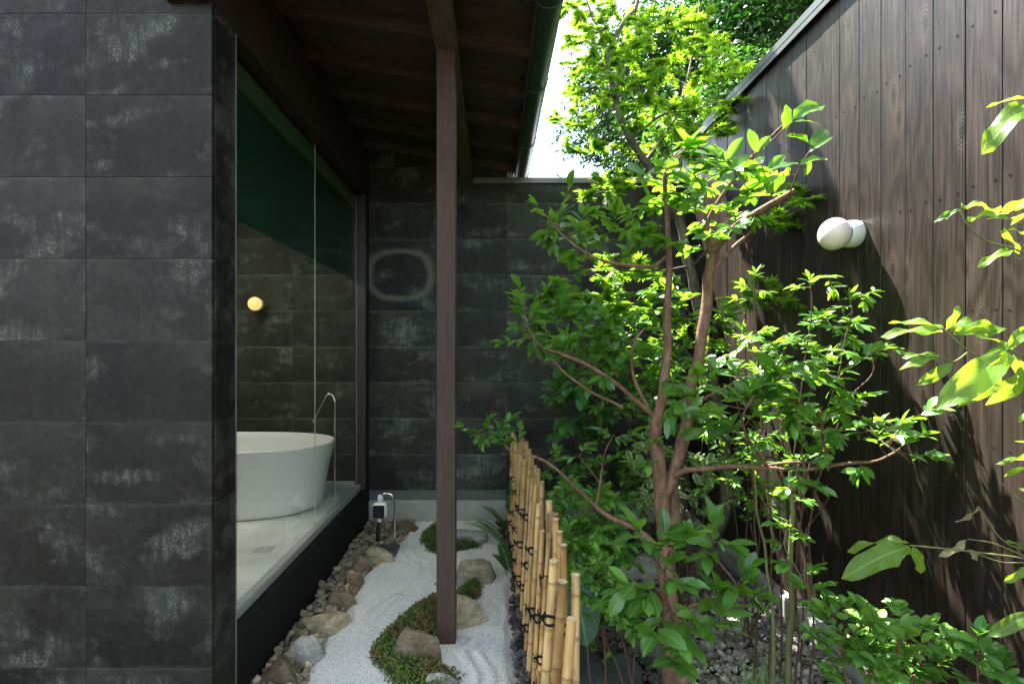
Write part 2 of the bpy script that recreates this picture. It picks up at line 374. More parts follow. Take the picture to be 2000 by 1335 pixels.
M = Mat('bark_brown', .75, .3); v = M.coord((1, 1, .35))
n1 = M.noise(v, 55, 6, .7); n2 = M.noise(M.coord(), 9, 4); n3 = M.noise(M.coord((.4, .4, 2.6)), 60, 3, .6)
c = M.ramp(n1, [(.3, (.075, .040, .024)), (.5, (.16, .092, .056)), (.72, (.27, .17, .11))]); c = M.mix(.6, c, M.ramp(n2, [(.3, .6), (.7, 1.35)]), 'MULTIPLY')
c = M.mix(M.ramp(n3, [(.62, 0), (.7, .45)]), c, (.30, .22, .16)); M.base(c); M.bump(M.math('ADD', n1, M.math('MULTIPLY', n3, .7)), .7, .004); m_bark = M.m
M = Mat('bark_grey', .8, .3); n1 = M.noise(M.coord((1, 1, .3)), 40, 6, .7); n2 = M.noise(M.coord(), 7, 4)
c = M.ramp(n1, [(.3, (.05, .04, .028)), (.7, (.16, .135, .10))]); c = M.mix(.8, c, M.ramp(n2, [(.3, .5), (.7, 1.5)]), 'MULTIPLY'); M.base(c); M.bump(n1, .6, .006); m_bark_grey = M.m
m_twig = plain('twig_green', (.12, .13, .045), .6, .4, var=.3, scale=30)
m_twig_brown = plain('twig_brown', (.09, .055, .035), .7, .3, var=.35, scale=40)

l_cam = leafmat('leaf_glossy', (.020, .085, .022), (.12, .29, .05), (.26, .50, .03), .22, .7, .36)
l_camnew = leafmat('leaf_new', (.045, .14, .018), (.08, .20, .03), (.20, .42, .02), .3, .5, .5)
l_maple = leafmat('leaf_maple', (.035, .13, .015), (.12, .26, .025), (.31, .54, .025), .5, .35, .5, rib=(.10, .22, .03))
l_ever = leafmat('leaf_evergreen', (.008, .035, .009), (.022, .080, .014), (.03, .13, .01), .42, .4, .22)
l_mid = leafmat('leaf_mid_green', (.02, .07, .015), (.05, .13, .022), (.07, .22, .015), .4, .4, .3)
l_big = leafmat('leaf_yellow_green', (.08, .18, .018), (.13, .25, .03), (.40, .58, .03), .36, .45, .52, rib=(.30, .42, .10), vein=.55)
l_dry = leafmat('leaf_dry', (.22, .20, .12), (.30, .26, .16), (.35, .30, .15), .6, .2, .3)
l_thin = leafmat('leaf_thin', (.05, .15, .018), (.15, .31, .04), (.26, .48, .03), .34, .5, .42)
l_under = leafmat('leaf_undergrowth', (.04, .15, .028), (.18, .38, .06), (.14, .38, .03), .34, .45, .36)
l_var = leafmat('leaf_variegated', (.05, .13, .03), (.09, .19, .04), (.30, .45, .08), .4, .4, .4, edge=(.55, .60, .36))
l_hyd = leafmat('leaf_hydrangea', (.035, .14, .03), (.075, .22, .05), (.16, .36, .05), .35, .5, .35)
l_moss = leafmat('leaf_moss', (.05, .10, .014), (.13, .20, .035), (.08, .2, .02), .6, .3, .2)
l_mossbrown = leafmat('leaf_moss_brown', (.10, .07, .03), (.22, .16, .07), (.1, .07, .03), .7, .2, .15)
l_hosta = leafmat('leaf_hosta', (.030, .085, .055), (.045, .11, .07), (.10, .25, .08), .45, .4, .25)
l_fern = leafmat('leaf_fern', (.016, .075, .022), (.035, .12, .03), (.10, .30, .03), .5, .3, .3)

# ------------------------------------------------------------------ the ground
def poly_in(P, poly):
    x, y = P[:, 0], P[:, 1]; ins = np.zeros(len(P), bool); n = len(poly)
    for i in range(n):
        x1, y1 = poly[i]; x2, y2 = poly[(i+1) % n]
        if y1 == y2: continue
        c = ((y1 > y) != (y2 > y)) & (x < (x2-x1)*(y-y1)/(y2-y1) + x1); ins ^= c
    return ins
def poly_dist(P, poly):
    d = np.full(len(P), 9e9); n = len(poly)
    for i in range(n):
        a = np.array(poly[i]); b = np.array(poly[(i+1) % n]); ab = b-a; t = np.clip(((P-a)@ab)/max(ab@ab, 1e-12), 0, 1)
        d = np.minimum(d, np.hypot(*(P - a - t[:, None]*ab).T))
    return d
def gpoly(pts): return [tuple(G(x, y)[:2]) for x, y in pts]
YB = 4.286                                    # face of the far wall
YF = 1.88                                     # face of the near wall
XG = -1.09; XF = 1.62; XW = -1.03             # glass line, timber fence face, plinth face

gb = MB(); S = 400
gb.add([(-S,-S,-.02),(S,-S,-.02),(S,S,-.02),(-S,S,-.02)], [(0,1,2,3)])
gb.build('ground', m_soil, kind='structure')

sand_edge_l = [(809,1017),(782,1058),(748,1085),(712,1121),(692,1158),(678,1189),(672,1216),(637,1244),(622,1275),(603,1305),(596,1335),(585,1420),(560,1600)]
sand_edge_r = [(1060,1600),(1024,1400),(1011,1335),(1004,1291),(999,1226),(998,1172),(1001,1114),(985,1075),(980,1046),(966,1016)]
SAND = gpoly(sand_edge_l) + gpoly(sand_edge_r)
ISL = [gpoly([(905,1165),(958,1120),(962,1075),(945,1050),(925,1030),(890,1018),(850,1020),(822,1040),(815,1062),(835,1085),(862,1095),(868,1130),(850,1165),(800,1190),(765,1225),(738,1255),(720,1285),(722,1312),(748,1345),(880,1380),(890,1330),(862,1275),(900,1240),(935,1200)])]
islp = ISL[0]
st_ = .011; xs = np.arange(-1.02, .34, st_); ys = np.arange(1.5, YB-.001, st_)
X, Y = np.meshgrid(xs, ys); P = np.stack([X.ravel(), Y.ravel()], 1)
jag = np.array([mnoise.noise(Vector((p[0]*9, p[1]*9, 0)))*.02 + mnoise.noise(Vector((p[0]*30, p[1]*30, 4)))*.008 for p in P])
d = poly_dist(P, SAND); ins = poly_in(P, SAND); sd = np.where(ins, d, -d) + jag
di = poly_dist(P, islp); ii = poly_in(P, islp); sdi = np.where(ii, -di, di)
def sm(x): x = np.clip(x, 0, 1); return x*x*(3-2*x)
Z = -.012 + .028*sm(sd/.05)
# raked grooves that follow the rock island
gro = np.sin(sdi*2*math.pi/.07)*.0075*sm((.26-sdi)/.12)*sm((sdi-.01)/.04)*sm((sd)/.08)
fade = sm((np.array([mnoise.noise(Vector((p[0]*2.2, p[1]*2.2, 9))) for p in P])+.25)/.35)
Z += gro*fade + np.array([mnoise.noise(Vector((p[0]*6, p[1]*4, 1)))*.006 + mnoise.noise(Vector((p[0]*40, p[1]*40, 1)))*.0016 for p in P])
keep = sd > -.035
idx = -np.ones(len(P), int); idx[keep] = np.arange(keep.sum())
nx, ny = len(xs), len(ys); I = np.arange(len(P)).reshape(ny, nx)
Q = np.stack([I[:-1,:-1], I[:-1,1:], I[1:,1:], I[1:,:-1]], -1).reshape(-1, 4); Q = Q[keep[Q].all(1)]
me = big_mesh('white_sand', np.stack([P[keep][:,0], P[keep][:,1], Z[keep]], 1), idx[Q])
tag(link('white_sand', me, m_sand), 'bed of raked white sand winding between dark rocks and the bamboo fence', 'sand', kind='stuff')

def ico(sub):
    import bmesh
    bm = bmesh.new(); bmesh.ops.create_icosphere(bm, subdivisions=sub, radius=1)
    v = np.array([x.co[:] for x in bm.verts]); f = [[q.index for q in p.verts] for p in bm.faces]; bm.free(); return v, np.array(f)
IC2 = ico(2); IC4 = ico(4); IC1 = ico(1)
def pebble_tmpl(seed):
    r = np.random.RandomState(seed); v, f = IC2; v = v.copy()
    for k in range(7):
        nrm = r.normal(size=3); nrm /= np.linalg.norm(nrm); dd = r.uniform(.45, .8); s_ = v@nrm; v -= np.outer(np.maximum(s_-dd, 0), nrm)
    return (v, [], f, None)
PEB = [pebble_tmpl(i) for i in range(6)]
def rotmats(n, flat=.5):
    a = nr.uniform(0, 2*math.pi, n); b = nr.normal(0, flat, n); c = nr.normal(0, flat, n)
    ca, sa, cb, sb, cc, sc = np.cos(a), np.sin(a), np.cos(b), np.sin(b), np.cos(c), np.sin(c)
    Rz = np.zeros((n,3,3)); Rz[:,0,0]=ca; Rz[:,0,1]=-sa; Rz[:,1,0]=sa; Rz[:,1,1]=ca; Rz[:,2,2]=1
    Rx = np.zeros((n,3,3)); Rx[:,0,0]=1; Rx[:,1,1]=cb; Rx[:,1,2]=-sb; Rx[:,2,1]=sb; Rx[:,2,2]=cb
    Ry = np.zeros((n,3,3)); Ry[:,1,1]=1; Ry[:,0,0]=cc; Ry[:,0,2]=sc; Ry[:,2,0]=-sc; Ry[:,2,2]=cc
    return Rz@Rx@Ry
def gravel(name, poly, n, s0, s1, mat, label, layers=(0, .018), excl=None):
    poly = list(poly); xs_ = [p[0] for p in poly]; ys_ = [p[1] for p in poly]
    P = np.stack([nr.uniform(min(xs_), max(xs_), n*14), nr.uniform(min(ys_), max(ys_), n*14)], 1)
    k = poly_in(P, poly)
    if excl is not None: k &= ~excl(P)
    P = P[k]; md = s0*1.22; cells = {}; out = []
    for p in P:                                # keep the stones apart so that dark gaps show
        cx, cy_ = int(p[0]//md), int(p[1]//md)
        if any((p[0]-q[0])**2 + (p[1]-q[1])**2 < md*md for i in (-1,0,1) for j in (-1,0,1) for q in cells.get((cx+i, cy_+j), ())): continue
        cells.setdefault((cx, cy_), []).append(p); out.append(p)
        if len(out) >= n: break
    P = np.array(out); n = len(P); s = nr.uniform(s0, s1, n)*nr.choice([.7, .85, 1, 1, 1.2], n)
    Rm = rotmats(n); D = np.stack([s*nr.uniform(.8, 1.3, n), s*nr.uniform(.7, 1, n), s*nr.uniform(.45, .8, n)], 1)
    Mx = np.zeros((n, 3, 4)); Mx[:, :, :3] = Rm*D[:, None, :]; Mx[:, 0, 3] = P[:, 0]; Mx[:, 1, 3] = P[:, 1]; Mx[:, 2, 3] = nr.uniform(*layers, n)
    V = []; F = []; off = 0
    for t in range(6):
        m = Mx[t::6]; tv, _, tf, _ = PEB[t]; v_ = np.einsum('nij,kj->nki', m[:, :, :3], tv) + m[:, None, :, 3]
        V.append(v_.reshape(-1, 3)); F.append((tf[None] + (np.arange(len(m))*len(tv))[:, None, None]).reshape(-1, 3) + off); off += len(m)*len(tv)
    tag(link(name, big_mesh(name, np.concatenate(V), None, np.concatenate(F), smooth=False), mat), label, 'gravel', kind='stuff')
left_strip = [(XW+.01, 1.55), (XW+.01, YB-.01)] + gpoly(sand_edge_l)
gravel('gravel', left_strip, 1900, .017, .030, m_gravel_tan, 'coarse tan gravel filling the strip between black plinth and white sand', (-.01, .022))
right_strip = gpoly(sand_edge_r) + [(.17, YB-.01), (.235, 1.5)]
gravel('gravel', right_strip, 1100, .012, .024, m_gravel_dark, 'dark grey gravel along the foot of the bamboo fence', (-.01, .024))
def sunny(P): return (P[:, 0] > .92 + .12*np.sin(P[:, 1]*5))  # splits the bed pebbles: paler colour for sun, darker for shade
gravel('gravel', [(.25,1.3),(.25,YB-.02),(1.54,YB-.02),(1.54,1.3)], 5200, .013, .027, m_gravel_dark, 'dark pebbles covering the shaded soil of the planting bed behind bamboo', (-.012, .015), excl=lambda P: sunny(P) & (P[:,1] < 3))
gravel('gravel', [(.85,1.6),(.85,3.05),(1.54,3.05),(1.54,1.6)], 2600, .012, .024, m_gravel_sunlit, 'pebbles coloured paler for sunlight at the foot of the dark timber fence', (-.012, .018), excl=lambda P: ~sunny(P))

# ------------------------------------------------------------------ rocks
def rock(c, size, mat, label, name='garden_rock', seed=0, cuts=9, grp=None, rz=0, flat_top=None):
    r = np.random.RandomState(seed+100); v, f = IC4; v = v.copy()
    for k in range(cuts):
        nrm = r.normal(size=3); nrm[2] = abs(nrm[2])*.9 - .15; nrm /= np.linalg.norm(nrm); dd = r.uniform(.52, .86); s_ = v@nrm; v -= np.outer(np.maximum(s_-dd, 0), nrm)*.94
    if flat_top: v[:, 2] = np.where(v[:, 2] > flat_top, flat_top + (v[:, 2]-flat_top)*.12, v[:, 2])
    o3 = Vector((seed*3.1, 0, 0))
    dn = np.array([mnoise.noise(Vector(p)*2.2+o3)*.10 + mnoise.noise(Vector(p)*6+o3)*.045 + mnoise.noise(Vector(p)*17+o3)*.018 for p in v]); v = v*(1+dn)[:, None]
    v = v*np.array(size); cz, sz = math.cos(rz), math.sin(rz); v = np.stack([v[:,0]*cz-v[:,1]*sz, v[:,0]*sz+v[:,1]*cz, v[:,2]], 1)
    o = link(name, big_mesh(name, v, None, f, smooth=True), mat); o.location = c
    try: o.data.set_sharp_from_angle(angle=R(32))
    except Exception: pass
    return tag(o, label, 'rock', grp)
def rk(px, py, wx, wy, h, mat, label, **kw):
    p = G(px, py + wy*.45, 0.0); sc = 1000/p.y; ry = kw.pop('ry', None) or wx/sc*.42
    p = G(px, py+wy*.5, 0); p.y += ry*.8; p.x = (px-962)*p.y/1000; p.z = h*.22
    return rock(p, (wx/sc*(.72 if kw.get('grp') == IR_ else .54), ry*.9, h*1.2), mat, label, **kw)
IR = IR_ = 'rocks set in the planted island in the sand'
LR = 'edging rocks along the sand beside the gravel strip'
rk(796,1026,62,30,.05,m_rock_brown,'low brown rock at far end of the sand behind the tap base',seed=1,grp=LR)
rk(738,1082,66,46,.075,m_rock_tan,'tan rock with upright faces just in front of the garden tap base',seed=2,grp=LR)
rk(700,1100,50,40,.07,m_rock_brown,'brown squarish rock left of the tan upright rock below the tap',seed=3,grp=LR)
rk(690,1134,56,36,.06,m_rock_brown,'small brown wedge rock midway along the left edge of the sand',seed=4,grp=LR)
rk(668,1166,66,48,.07,m_rock_brown,'dark brown rounded rock between small wedge rock and wide flat rock',seed=5,grp=LR)
rk(634,1214,96,60,.07,m_rock_tan,'wide flat tan rock, largest of the edging row',seed=6,grp=LR,flat_top=.5)
rk(600,1268,70,64,.075,m_rock_grey,'smooth blue grey rock in front of the wide flat tan rock',seed=7,grp=LR)
rk(556,1318,86,60,.07,m_rock_brown,'brown rock at the near end of the edging row',seed=8,grp=LR)

rk(907,1046,66,44,.11,m_rock_grey,'grey rock at the far tip of the moss island behind post',seed=9,grp=IR,flat_top=.5)
rk(930,1110,80,70,.16,m_rock_tan,'tall angular rock with flat sandy top right of the post',seed=31,grp=IR,flat_top=.45,cuts=14,ry=.085)
rk(884,1122,50,60,.085,m_rock_grey,'dark grey rock half hidden behind the post',seed=11,grp=IR)
rk(908,1200,84,66,.115,m_rock_tan,'rounded tan rock right of the post near its foot',seed=12,grp=IR,ry=.085)
rk(806,1262,84,84,.15,m_rock_brown,'steep brown banded rock left of the post in the moss',seed=13,grp=IR,ry=.07)
rk(855,1345,60,34,.06,m_rock_grey,'pale grey rock at the near tip of the moss island',seed=14,grp=IR)
rk(1262,1262,90,50,.07,m_rock_grey,'grey boulder among pebbles under the young camellia',seed=15)
rk(1245,1110,110,60,.10,m_rock_grey,'mossy boulder behind the undergrowth near the trunk',seed=16)

# stepping slabs
def slab(pts, z, label, seed):
    r = random.Random(seed); P = [G(x, y, .02) for x, y in pts]; P = smooth_path(P+[P[0]], 4)[:-1]
    P = [p + Vector((r.uniform(-.006,.006), r.uniform(-.006,.006), 0)) for p in P]; n = len(P); c = sum(P, Vector())/n
    mb = MB(); vs_ = [Vector((p.x,p.y,-.01)) for p in P] + [Vector((p.x,p.y,z-.008)) for p in P] + [c+(p-c)*.96+Vector((0,0,z-c.z)) for p in P]
    vs_ = [Vector(v_) for v_ in vs_]
    for i in range(2*n, 3*n): vs_[i].z = z
    f = [(i,(i+1)%n,(i+1)%n+n,i+n) for i in range(n)] + [(i+n,(i+1)%n+n,(i+1)%n+2*n,i+2*n) for i in range(n)] + [tuple(range(2*n,3*n))]
    mb.add(vs_, f); mb.build('stepping_stone', m_slate, label=label, cat='stepping stone', group='slate slabs beside the bamboo fence')
slab([(1108,1272),(1150,1255),(1172,1300),(1180,1345),(1120,1350)], .045, 'dark slate slab touching the nearest bamboo poles', 1)
slab([(1178,1298),(1215,1282),(1250,1310),(1252,1370),(1190,1375)], .04, 'slate slab one step right of the bamboo fence, edged by pebbles', 2)

# ------------------------------------------------------------------ tiled walls
def tile_obj(parent, mat, x0, x1, z0, z1, yface, r, depth=.02, axis='y', share={}):
    g = .0008; w, h = x1-x0-2*g, z1-z0-2*g; pr = r.uniform(0, .0014)
    key = (round(w,4), round(h,4), axis, mat.name)
    if key not in share:
        mb = MB()
        if axis == 'y': mb.bbox(-w/2, w/2, 0, depth, -h/2, h/2, .0006)
        else: mb.bbox(-depth, 0, -w/2, w/2, -h/2, h/2, .0006)
        share[key] = mb.mesh('tile'); share[key].materials.append(mat)
    o = bpy.data.objects.new('tile', share[key]); COL.objects.link(o); o.parent = parent
    cx, cz = (x0+x1)/2, (z0+z1)/2
    o.location = (cx, yface-pr, cz) if axis == 'y' else (yface+pr, cx, cz)
    return o
Z0 = 1.46; r_ = random.Random(3)
front = thing('tiled_wall', 'near wall clad in dark grey stone tiles with white lime bloom, left of the bath glass', 'wall')
ZT = 3.36
MB().box(-3.2, XW-.0045, YF+.0028, 2.05-.002, 0, ZT).build('wall_core', m_grout, front)
rows = [Z0 + .3*k for k in range(-5, 7)]
for k, z in enumerate(rows[:-1]):
    z0_, z1_ = max(z, .0), rows[k+1]
    if z1_ <= .01: continue
    cols = [XW+.0, -1.4925, -2.0925, -2.6925, -3.2]
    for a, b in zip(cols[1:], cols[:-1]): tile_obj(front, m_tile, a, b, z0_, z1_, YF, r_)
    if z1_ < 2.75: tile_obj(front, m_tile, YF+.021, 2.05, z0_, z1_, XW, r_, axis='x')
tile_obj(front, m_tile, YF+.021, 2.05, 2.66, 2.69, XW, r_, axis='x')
MB().box(XW-.004, XW+.004, 2.0505, 2.0545, .0, 2.69).build('corner_trim', plain('trim_metal', (.45,.47,.44), .3, .5, .8), front)

back = thing('tiled_wall', 'far garden wall of dark stone tiles with an oval lime ring, running on into the bathroom', 'wall')
MB().box(-3.2, XF, YB+.0028, YB+.16, 0, 2.82).box(-3.2, -.165, YB+.0028, YB+.16, 2.82, 3.6).build('wall_core', m_grout_dark, back)
cols = [-3.2, -2.876, -2.276, -1.676, -1.076, -.476, .124, .724, 1.324, XF-.004]
rows = [Z0 + .3*k for k in range(-4, 7)]
for a, b in zip(cols[:-1], cols[1:]):
    for k, z in enumerate(rows[:-1]):
        z1_ = rows[k+1]
        if abs(a+1.076) < .01 and k in (5, 6): continue
        if a > -.4 and z > 2.8: continue
        if a > -.4 and z1_ > 2.82: z1_ = 2.82
        if a < -.4 and z > 3.4: continue
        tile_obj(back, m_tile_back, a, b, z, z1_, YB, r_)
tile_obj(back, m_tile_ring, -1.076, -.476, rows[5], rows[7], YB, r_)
for a, b in zip(cols[:-1], cols[1:]):
    if a < -1.1: continue
    tile_obj(back, m_black, a, b, .18, .26, YB+.004, r_)
MB().bbox(XW, XF-.08, YB-.035, YB+.012, -.02, .178, .006).build('kerb', m_conc, back)
MB().bbox(-.165, XF+.1, YB-.02, YB+.18, 2.822, 2.87, .003).build('coping', m_coping, back)

# ------------------------------------------------------------------ bathroom shell (seen through the glass)
MB().box(-3.2, XG+.02, 2.05, YB+.012, .30, .337).build('bath_floor', m_floor, kind='structure')
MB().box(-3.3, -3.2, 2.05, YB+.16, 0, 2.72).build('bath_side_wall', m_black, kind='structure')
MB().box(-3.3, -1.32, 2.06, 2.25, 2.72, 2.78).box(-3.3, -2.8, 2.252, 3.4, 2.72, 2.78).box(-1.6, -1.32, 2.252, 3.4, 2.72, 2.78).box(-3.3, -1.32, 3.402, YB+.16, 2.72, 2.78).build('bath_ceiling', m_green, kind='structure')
MB().box(-1.318, XG-.101, 2.06, YB-.001, 2.70, 2.76).box(-1.33, -1.325, 2.06, YB-.001, 2.78, 3.4).build('bath_bulkhead', m_frame, kind='structure')
M = Mat('opal_fill_panel', .5); M.t.nodes.remove(M.b); tb = M.n('BsdfTranslucent'); tb.inputs[0].default_value = (.85,.85,.80,1); M.set(M.out.inputs[0], tb)
tag(MB().box(-2.8, -1.6, 2.25, 3.4, 2.75, 2.754).build('fill_light_panel', M.m), 'opal panel added in the bathroom ceiling to brighten the tub', 'fill_light_panel')  # unseen panel, added to scatter sunlight down onto the tub

# plinth + glazing
gl = thing('glass_wall', 'frameless floor-to-lintel bathroom glazing standing on a black plinth', 'window')
MB().bbox(XG-.02, XW, 2.056, YB-.001, -.02, .298, .004).build('plinth', m_black, gl)
MB().box(XG-.016, XG+.022, 2.056, YB-.13, .2985, .341).build('sill_channel', plain('sill_metal', (.42,.44,.40), .35, .5, .4), gl)
M = Mat('pane_glass', .02); M.t.nodes.remove(M.b)
tb = M.n('BsdfTransparent'); tb.inputs[0].default_value = (.965, .98, .967, 1); gg = M.n('BsdfGlossy'); gg.inputs['Roughness'].default_value = .0; gg.inputs[0].default_value = (.9, .97, .92, 1)
fr = M.n('Fresnel'); fr.inputs[0].default_value = 1.5; ms = M.n('MixShader'); bf_ = M.n('NewGeometry').outputs['Backfacing']; M.set(ms.inputs[0], M.math('MULTIPLY', fr, M.math('SUBTRACT', 1, bf_))); M.set(ms.inputs[1], tb.outputs[0]); M.set(ms.inputs[2], gg.outputs[0]); M.set(M.out.inputs[0], ms); m_glass = M.m
m_edge = plain('glass_edge', (.35, .48, .40), .2, .5, 0, var=.05, bump=0)
YJ = 3.14
for y0, y1 in ((2.057, YJ-.0008), (YJ+.0008, YB-.125)):
    p = MB().box(XG-.003, XG+.003, y0, y1, .342, 2.69).build('pane', m_glass, gl)
    MB().box(XG-.0028, XG+.0035, y0-.0006 if y0 > 3 else y1+.0001, y0-.0001 if y0 > 3 else y1+.0006, .342, 2.69).build('pane_edge', m_edge, p)
MB().bbox(XG-.03, XW-.0, YB-.124, YB-.003, .2985, 2.695, .003).build('end_frame', m_frame, gl)
MB().box(XG-.02, XG-.012, YB-.1245, YB-.12, .34, 2.69).build('frame_stop', plain('stop', (.2,.2,.18), .4), gl)

bl = thing('roller_blind', 'dark green roller blind drawn over the upper half of the bath glass', 'blind')
MB().box(XG-.036, XG-.033, 2.10, YB-.15, 2.01, 2.58)  .build('blind_cloth', m_blind, bl)
MB().bbox(XG-.075, XG-.022, 2.07, YB-.13, 2.575, 2.69, .006).build('lit_band_box', m_green2, bl)
MB().bbox(XG-.040, XG-.029, 2.10, YB-.15, 1.998, 2.012, .002).build('bottom_bar', m_blind, bl)

# bathtub
tubm = thing('bathtub', 'freestanding oval white bathtub with thin rim behind the glass', 'bathtub', loc=(-1.89, 3.62, .337))
def ring_(a, b, z, n=56, e=2.35):
    out = []
    for k in range(n):
        t = 2*math.pi*k/n; c_, s_ = math.cos(t), math.sin(t); out.append((a*math.copysign(abs(c_)**(2/e), c_), b*math.copysign(abs(s_)**(2/e), s_), z))
    return out
prof = [(.655,.375,.004),(.672,.383,.012),(.680,.388,.05),(.70,.397,.18),(.727,.410,.32),(.752,.420,.425),(.757,.425,.442),(.755,.423,.449),(.748,.416,.451),(.742,.410,.447),(.73,.40,.40),(.68,.36,.2),(.63,.32,.10),(.50,.24,.072),(.01,.01,.068)]
mb = MB(); vv_ = []; ff_ = []
for a, b, z in prof: vv_ += ring_(a, b, z)
for i in range(len(prof)-1):
    for k in range(56): k2 = (k+1) % 56; ff_.append((i*56+k, i*56+k2, (i+1)*56+k2, (i+1)*56+k))
mb.add(vv_, ff_, True); mb.build('shell', m_tub, tubm)
MB().lathe([(.0,.0),(.028,0),(.028,.004),(.0,.005)], (0,0,.075), 20).build('drain', m_chrome, tubm)
# tall spout
sp_ = thing('bath_spout', 'slim chrome floor standing spout bent over the tub end', 'faucet', loc=(-1.2, 3.9, .337))
pts = [(0,0,0),(0,0,.3),(0,0,.66),(-.003,0,.715),(-.02,0,.75),(-.045,0,.762),(-.07,0,.745),(-.09,0,.70),(-.165,-.02,.55)]
MB().tube(smooth_path(pts, 5), .0085, 12).build('spout_pipe', m_chrome, sp_)
MB().lathe([(0,0),(.022,0),(.022,.010),(.010,.012)], (0,0,0), 20).build('floor_flange', m_chrome, sp_)
MB().tube([(0,0,.22),(.0,-.03,.22)], .006, 8).build('lever', m_chrome, sp_)
# floor drain cover
MB().bbox(-1.30, -1.20, 2.75, 2.85, .337, .3385, .0005).build('floor_drain_cover', plain('drain_cover', (.33,.34,.31), .35), label='square drain cover set in the pale bathroom floor', cat='drain cover')

# globe lamps
M = Mat('lit_globe', .3); M.base((.8,.6,.3)); M.b.inputs['Emission Color'].default_value = (1, .55, .17, 1); M.b.inputs['Emission Strength'].default_value = .17; m_lit = M.m
M = Mat('opal_globe', .16, .5); M.base((.90,.78,.68)); M.b.inputs['Subsurface Weight'].default_value = .3; M.b.inputs['Subsurface Radius'].default_value = (.05,.04,.03); m_opal = M.m
m_porc = plain('porcelain', (.62,.68,.60), .2, .5, var=.05, bump=0)
def globe_lamp(loc, axis, label, m1, m2, R1, sgn=-1):
    t = thing('globe_lamp', label, 'lamp', 'globe wall lamps', loc)
    base = [(0,0),(R1*.78,0),(R1*.84,sgn*.01),(R1*.82,sgn*.05),(R1*.70,sgn*.056)]
    MB().lathe(base, (0,0,0), 32, axis).build('lamp_base', m2, t)
    pr = []
    for k in range(0, 25):
        a = math.pi*k/24*.83+.0; pr.append((R1*math.sin(math.pi*.17+a), 0))
    pr = [(R1*math.sin(math.pi*(.22+.78*k/24)), sgn*(.056 + R1*.86*(math.cos(math.pi*.22)-math.cos(math.pi*(.22+.78*k/24))))) for k in range(25)]
    MB().lathe(pr, (0,0,0), 36, axis).build('globe', m1, t)
    return t
globe_lamp((XF-.002, 2.27, 1.94), 0, 'opal globe lamp on a pale porcelain base fixed to the dark timber fence', m_opal, m_porc, .071)
globe_lamp((-1.945, YB-.004, 1.81), 1, 'lit amber globe lamp on the dark tiles above the bathtub', m_lit, m_porc, .055)

# ------------------------------------------------------------------ the eave
rf = thing('eave_roof', 'dark timber eave with exposed rafters over the sand garden', 'roof')
Y0R, Y1R = 1.25, YB+.30; XE = .20; SL = .17
def zr(x): return EYE + 1.475 - SL*(x - .18)      # underside of the rafters
def sbox(x0, x1, y0, y1, t0, t1):                 # box that follows the roof slope
    mb = MB(); v = [(x, y, zr(x)+t) for t in (t0, t1) for (x, y) in ((x0,y0),(x1,y0),(x1,y1),(x0,y1))]
    return mb.add(v, [(0,3,2,1),(4,5,6,7),(0,1,5,4),(1,2,6,5),(2,3,7,6),(3,0,4,7)])
yr = 2.56 - .42*3
while yr < Y1R-.05:
    if yr-.02 > Y0R and not (YB-.02 < yr < YB+.18): sbox(-1.3, XE-.02, yr-.0225, yr+.0225, 0, .062).build('rafter', m_roofwood, rf)
    yr += .42
nb = 0; yb_ = Y0R
while yb_ < Y1R-.01:
    y2 = min(yb_+.18, Y1R); sbox(-1.3, XE, yb_+.0015, y2-.0015, .062+.0005*(nb%2), .076).build('soffit_board', m_roofwood, rf); yb_ = y2; nb += 1
sbox(-1.32, XE+.02, Y0R-.03, Y1R+.03, .08, .12).build('roof_covering', m_screen, rf)
sbox(XE-.018, XE+.001, Y0R, Y1R, -.004, .0615).build('fascia', m_roofwood, rf)
BX0, BX1 = -.275, -.170
MB().bbox(BX0, BX1, Y0R, YB+.011, EYE+1.452, zr(BX1)-.0, .004).build('eave_beam', m_beam, rf)
MB().bbox(XG-.10, XW, YF-.03, YB-.001, EYE+1.277, EYE+1.62, .004).build('lintel_beam', m_lintel, rf)
MB().box(XG-.06, XW-.03, YF+.02, YB-.001, EYE+1.62, EYE+1.68).build('infill', m_lintel, rf)
po = MB().bbox(BX0+.006, BX1-.008, 2.453, 2.543, -.02, EYE+1.4515, .003).build('post', m_post, rf)
# gutter
gt = thing('rain_gutter', 'dark green half-round rain gutter along the eave edge', 'gutter')
gc_x, gc_z, gr = XE+.038, EYE+1.512, .062
mb = MB(); n = 18; ysg = [Y0R, Y1R]; vs_ = []
for yy in ysg:
    for k in range(n+1):
        a = math.pi + math.pi*k/n; vs_.append((gc_x+gr*math.cos(a), yy, gc_z+gr*math.sin(a)))
    for k in range(n, -1, -1):
        a = math.pi + math.pi*k/n; vs_.append((gc_x+(gr-.003)*math.cos(a), yy, gc_z+(gr-.003)*math.sin(a)+.0))
m2 = 2*(n+1); mb.add(vs_, [(k, (k+1)%m2, (k+1)%m2+m2, k+m2) for k in range(m2)], True); mb.build('trough', m_gutter, gt)
MB().tube([(gc_x+gr, Y0R, gc_z), (gc_x+gr, Y1R, gc_z)], .006, 8).build('bead', m_gutter, gt)
for yy in (1.45, 2.16, 2.87, 3.66, 4.4):
    pts = [(gc_x+(gr+.004)*math.cos(math.pi+math.pi*k/16), yy, gc_z+(gr+.004)*math.sin(math.pi+math.pi*k/16)) for k in range(17)]
    MB().tube([(gc_x-gr-.03, yy, gc_z+.03)]+pts+[(gc_x+gr+.014, yy, gc_z+.02)], .0035, 6).build('bracket', m_gutter, gt)

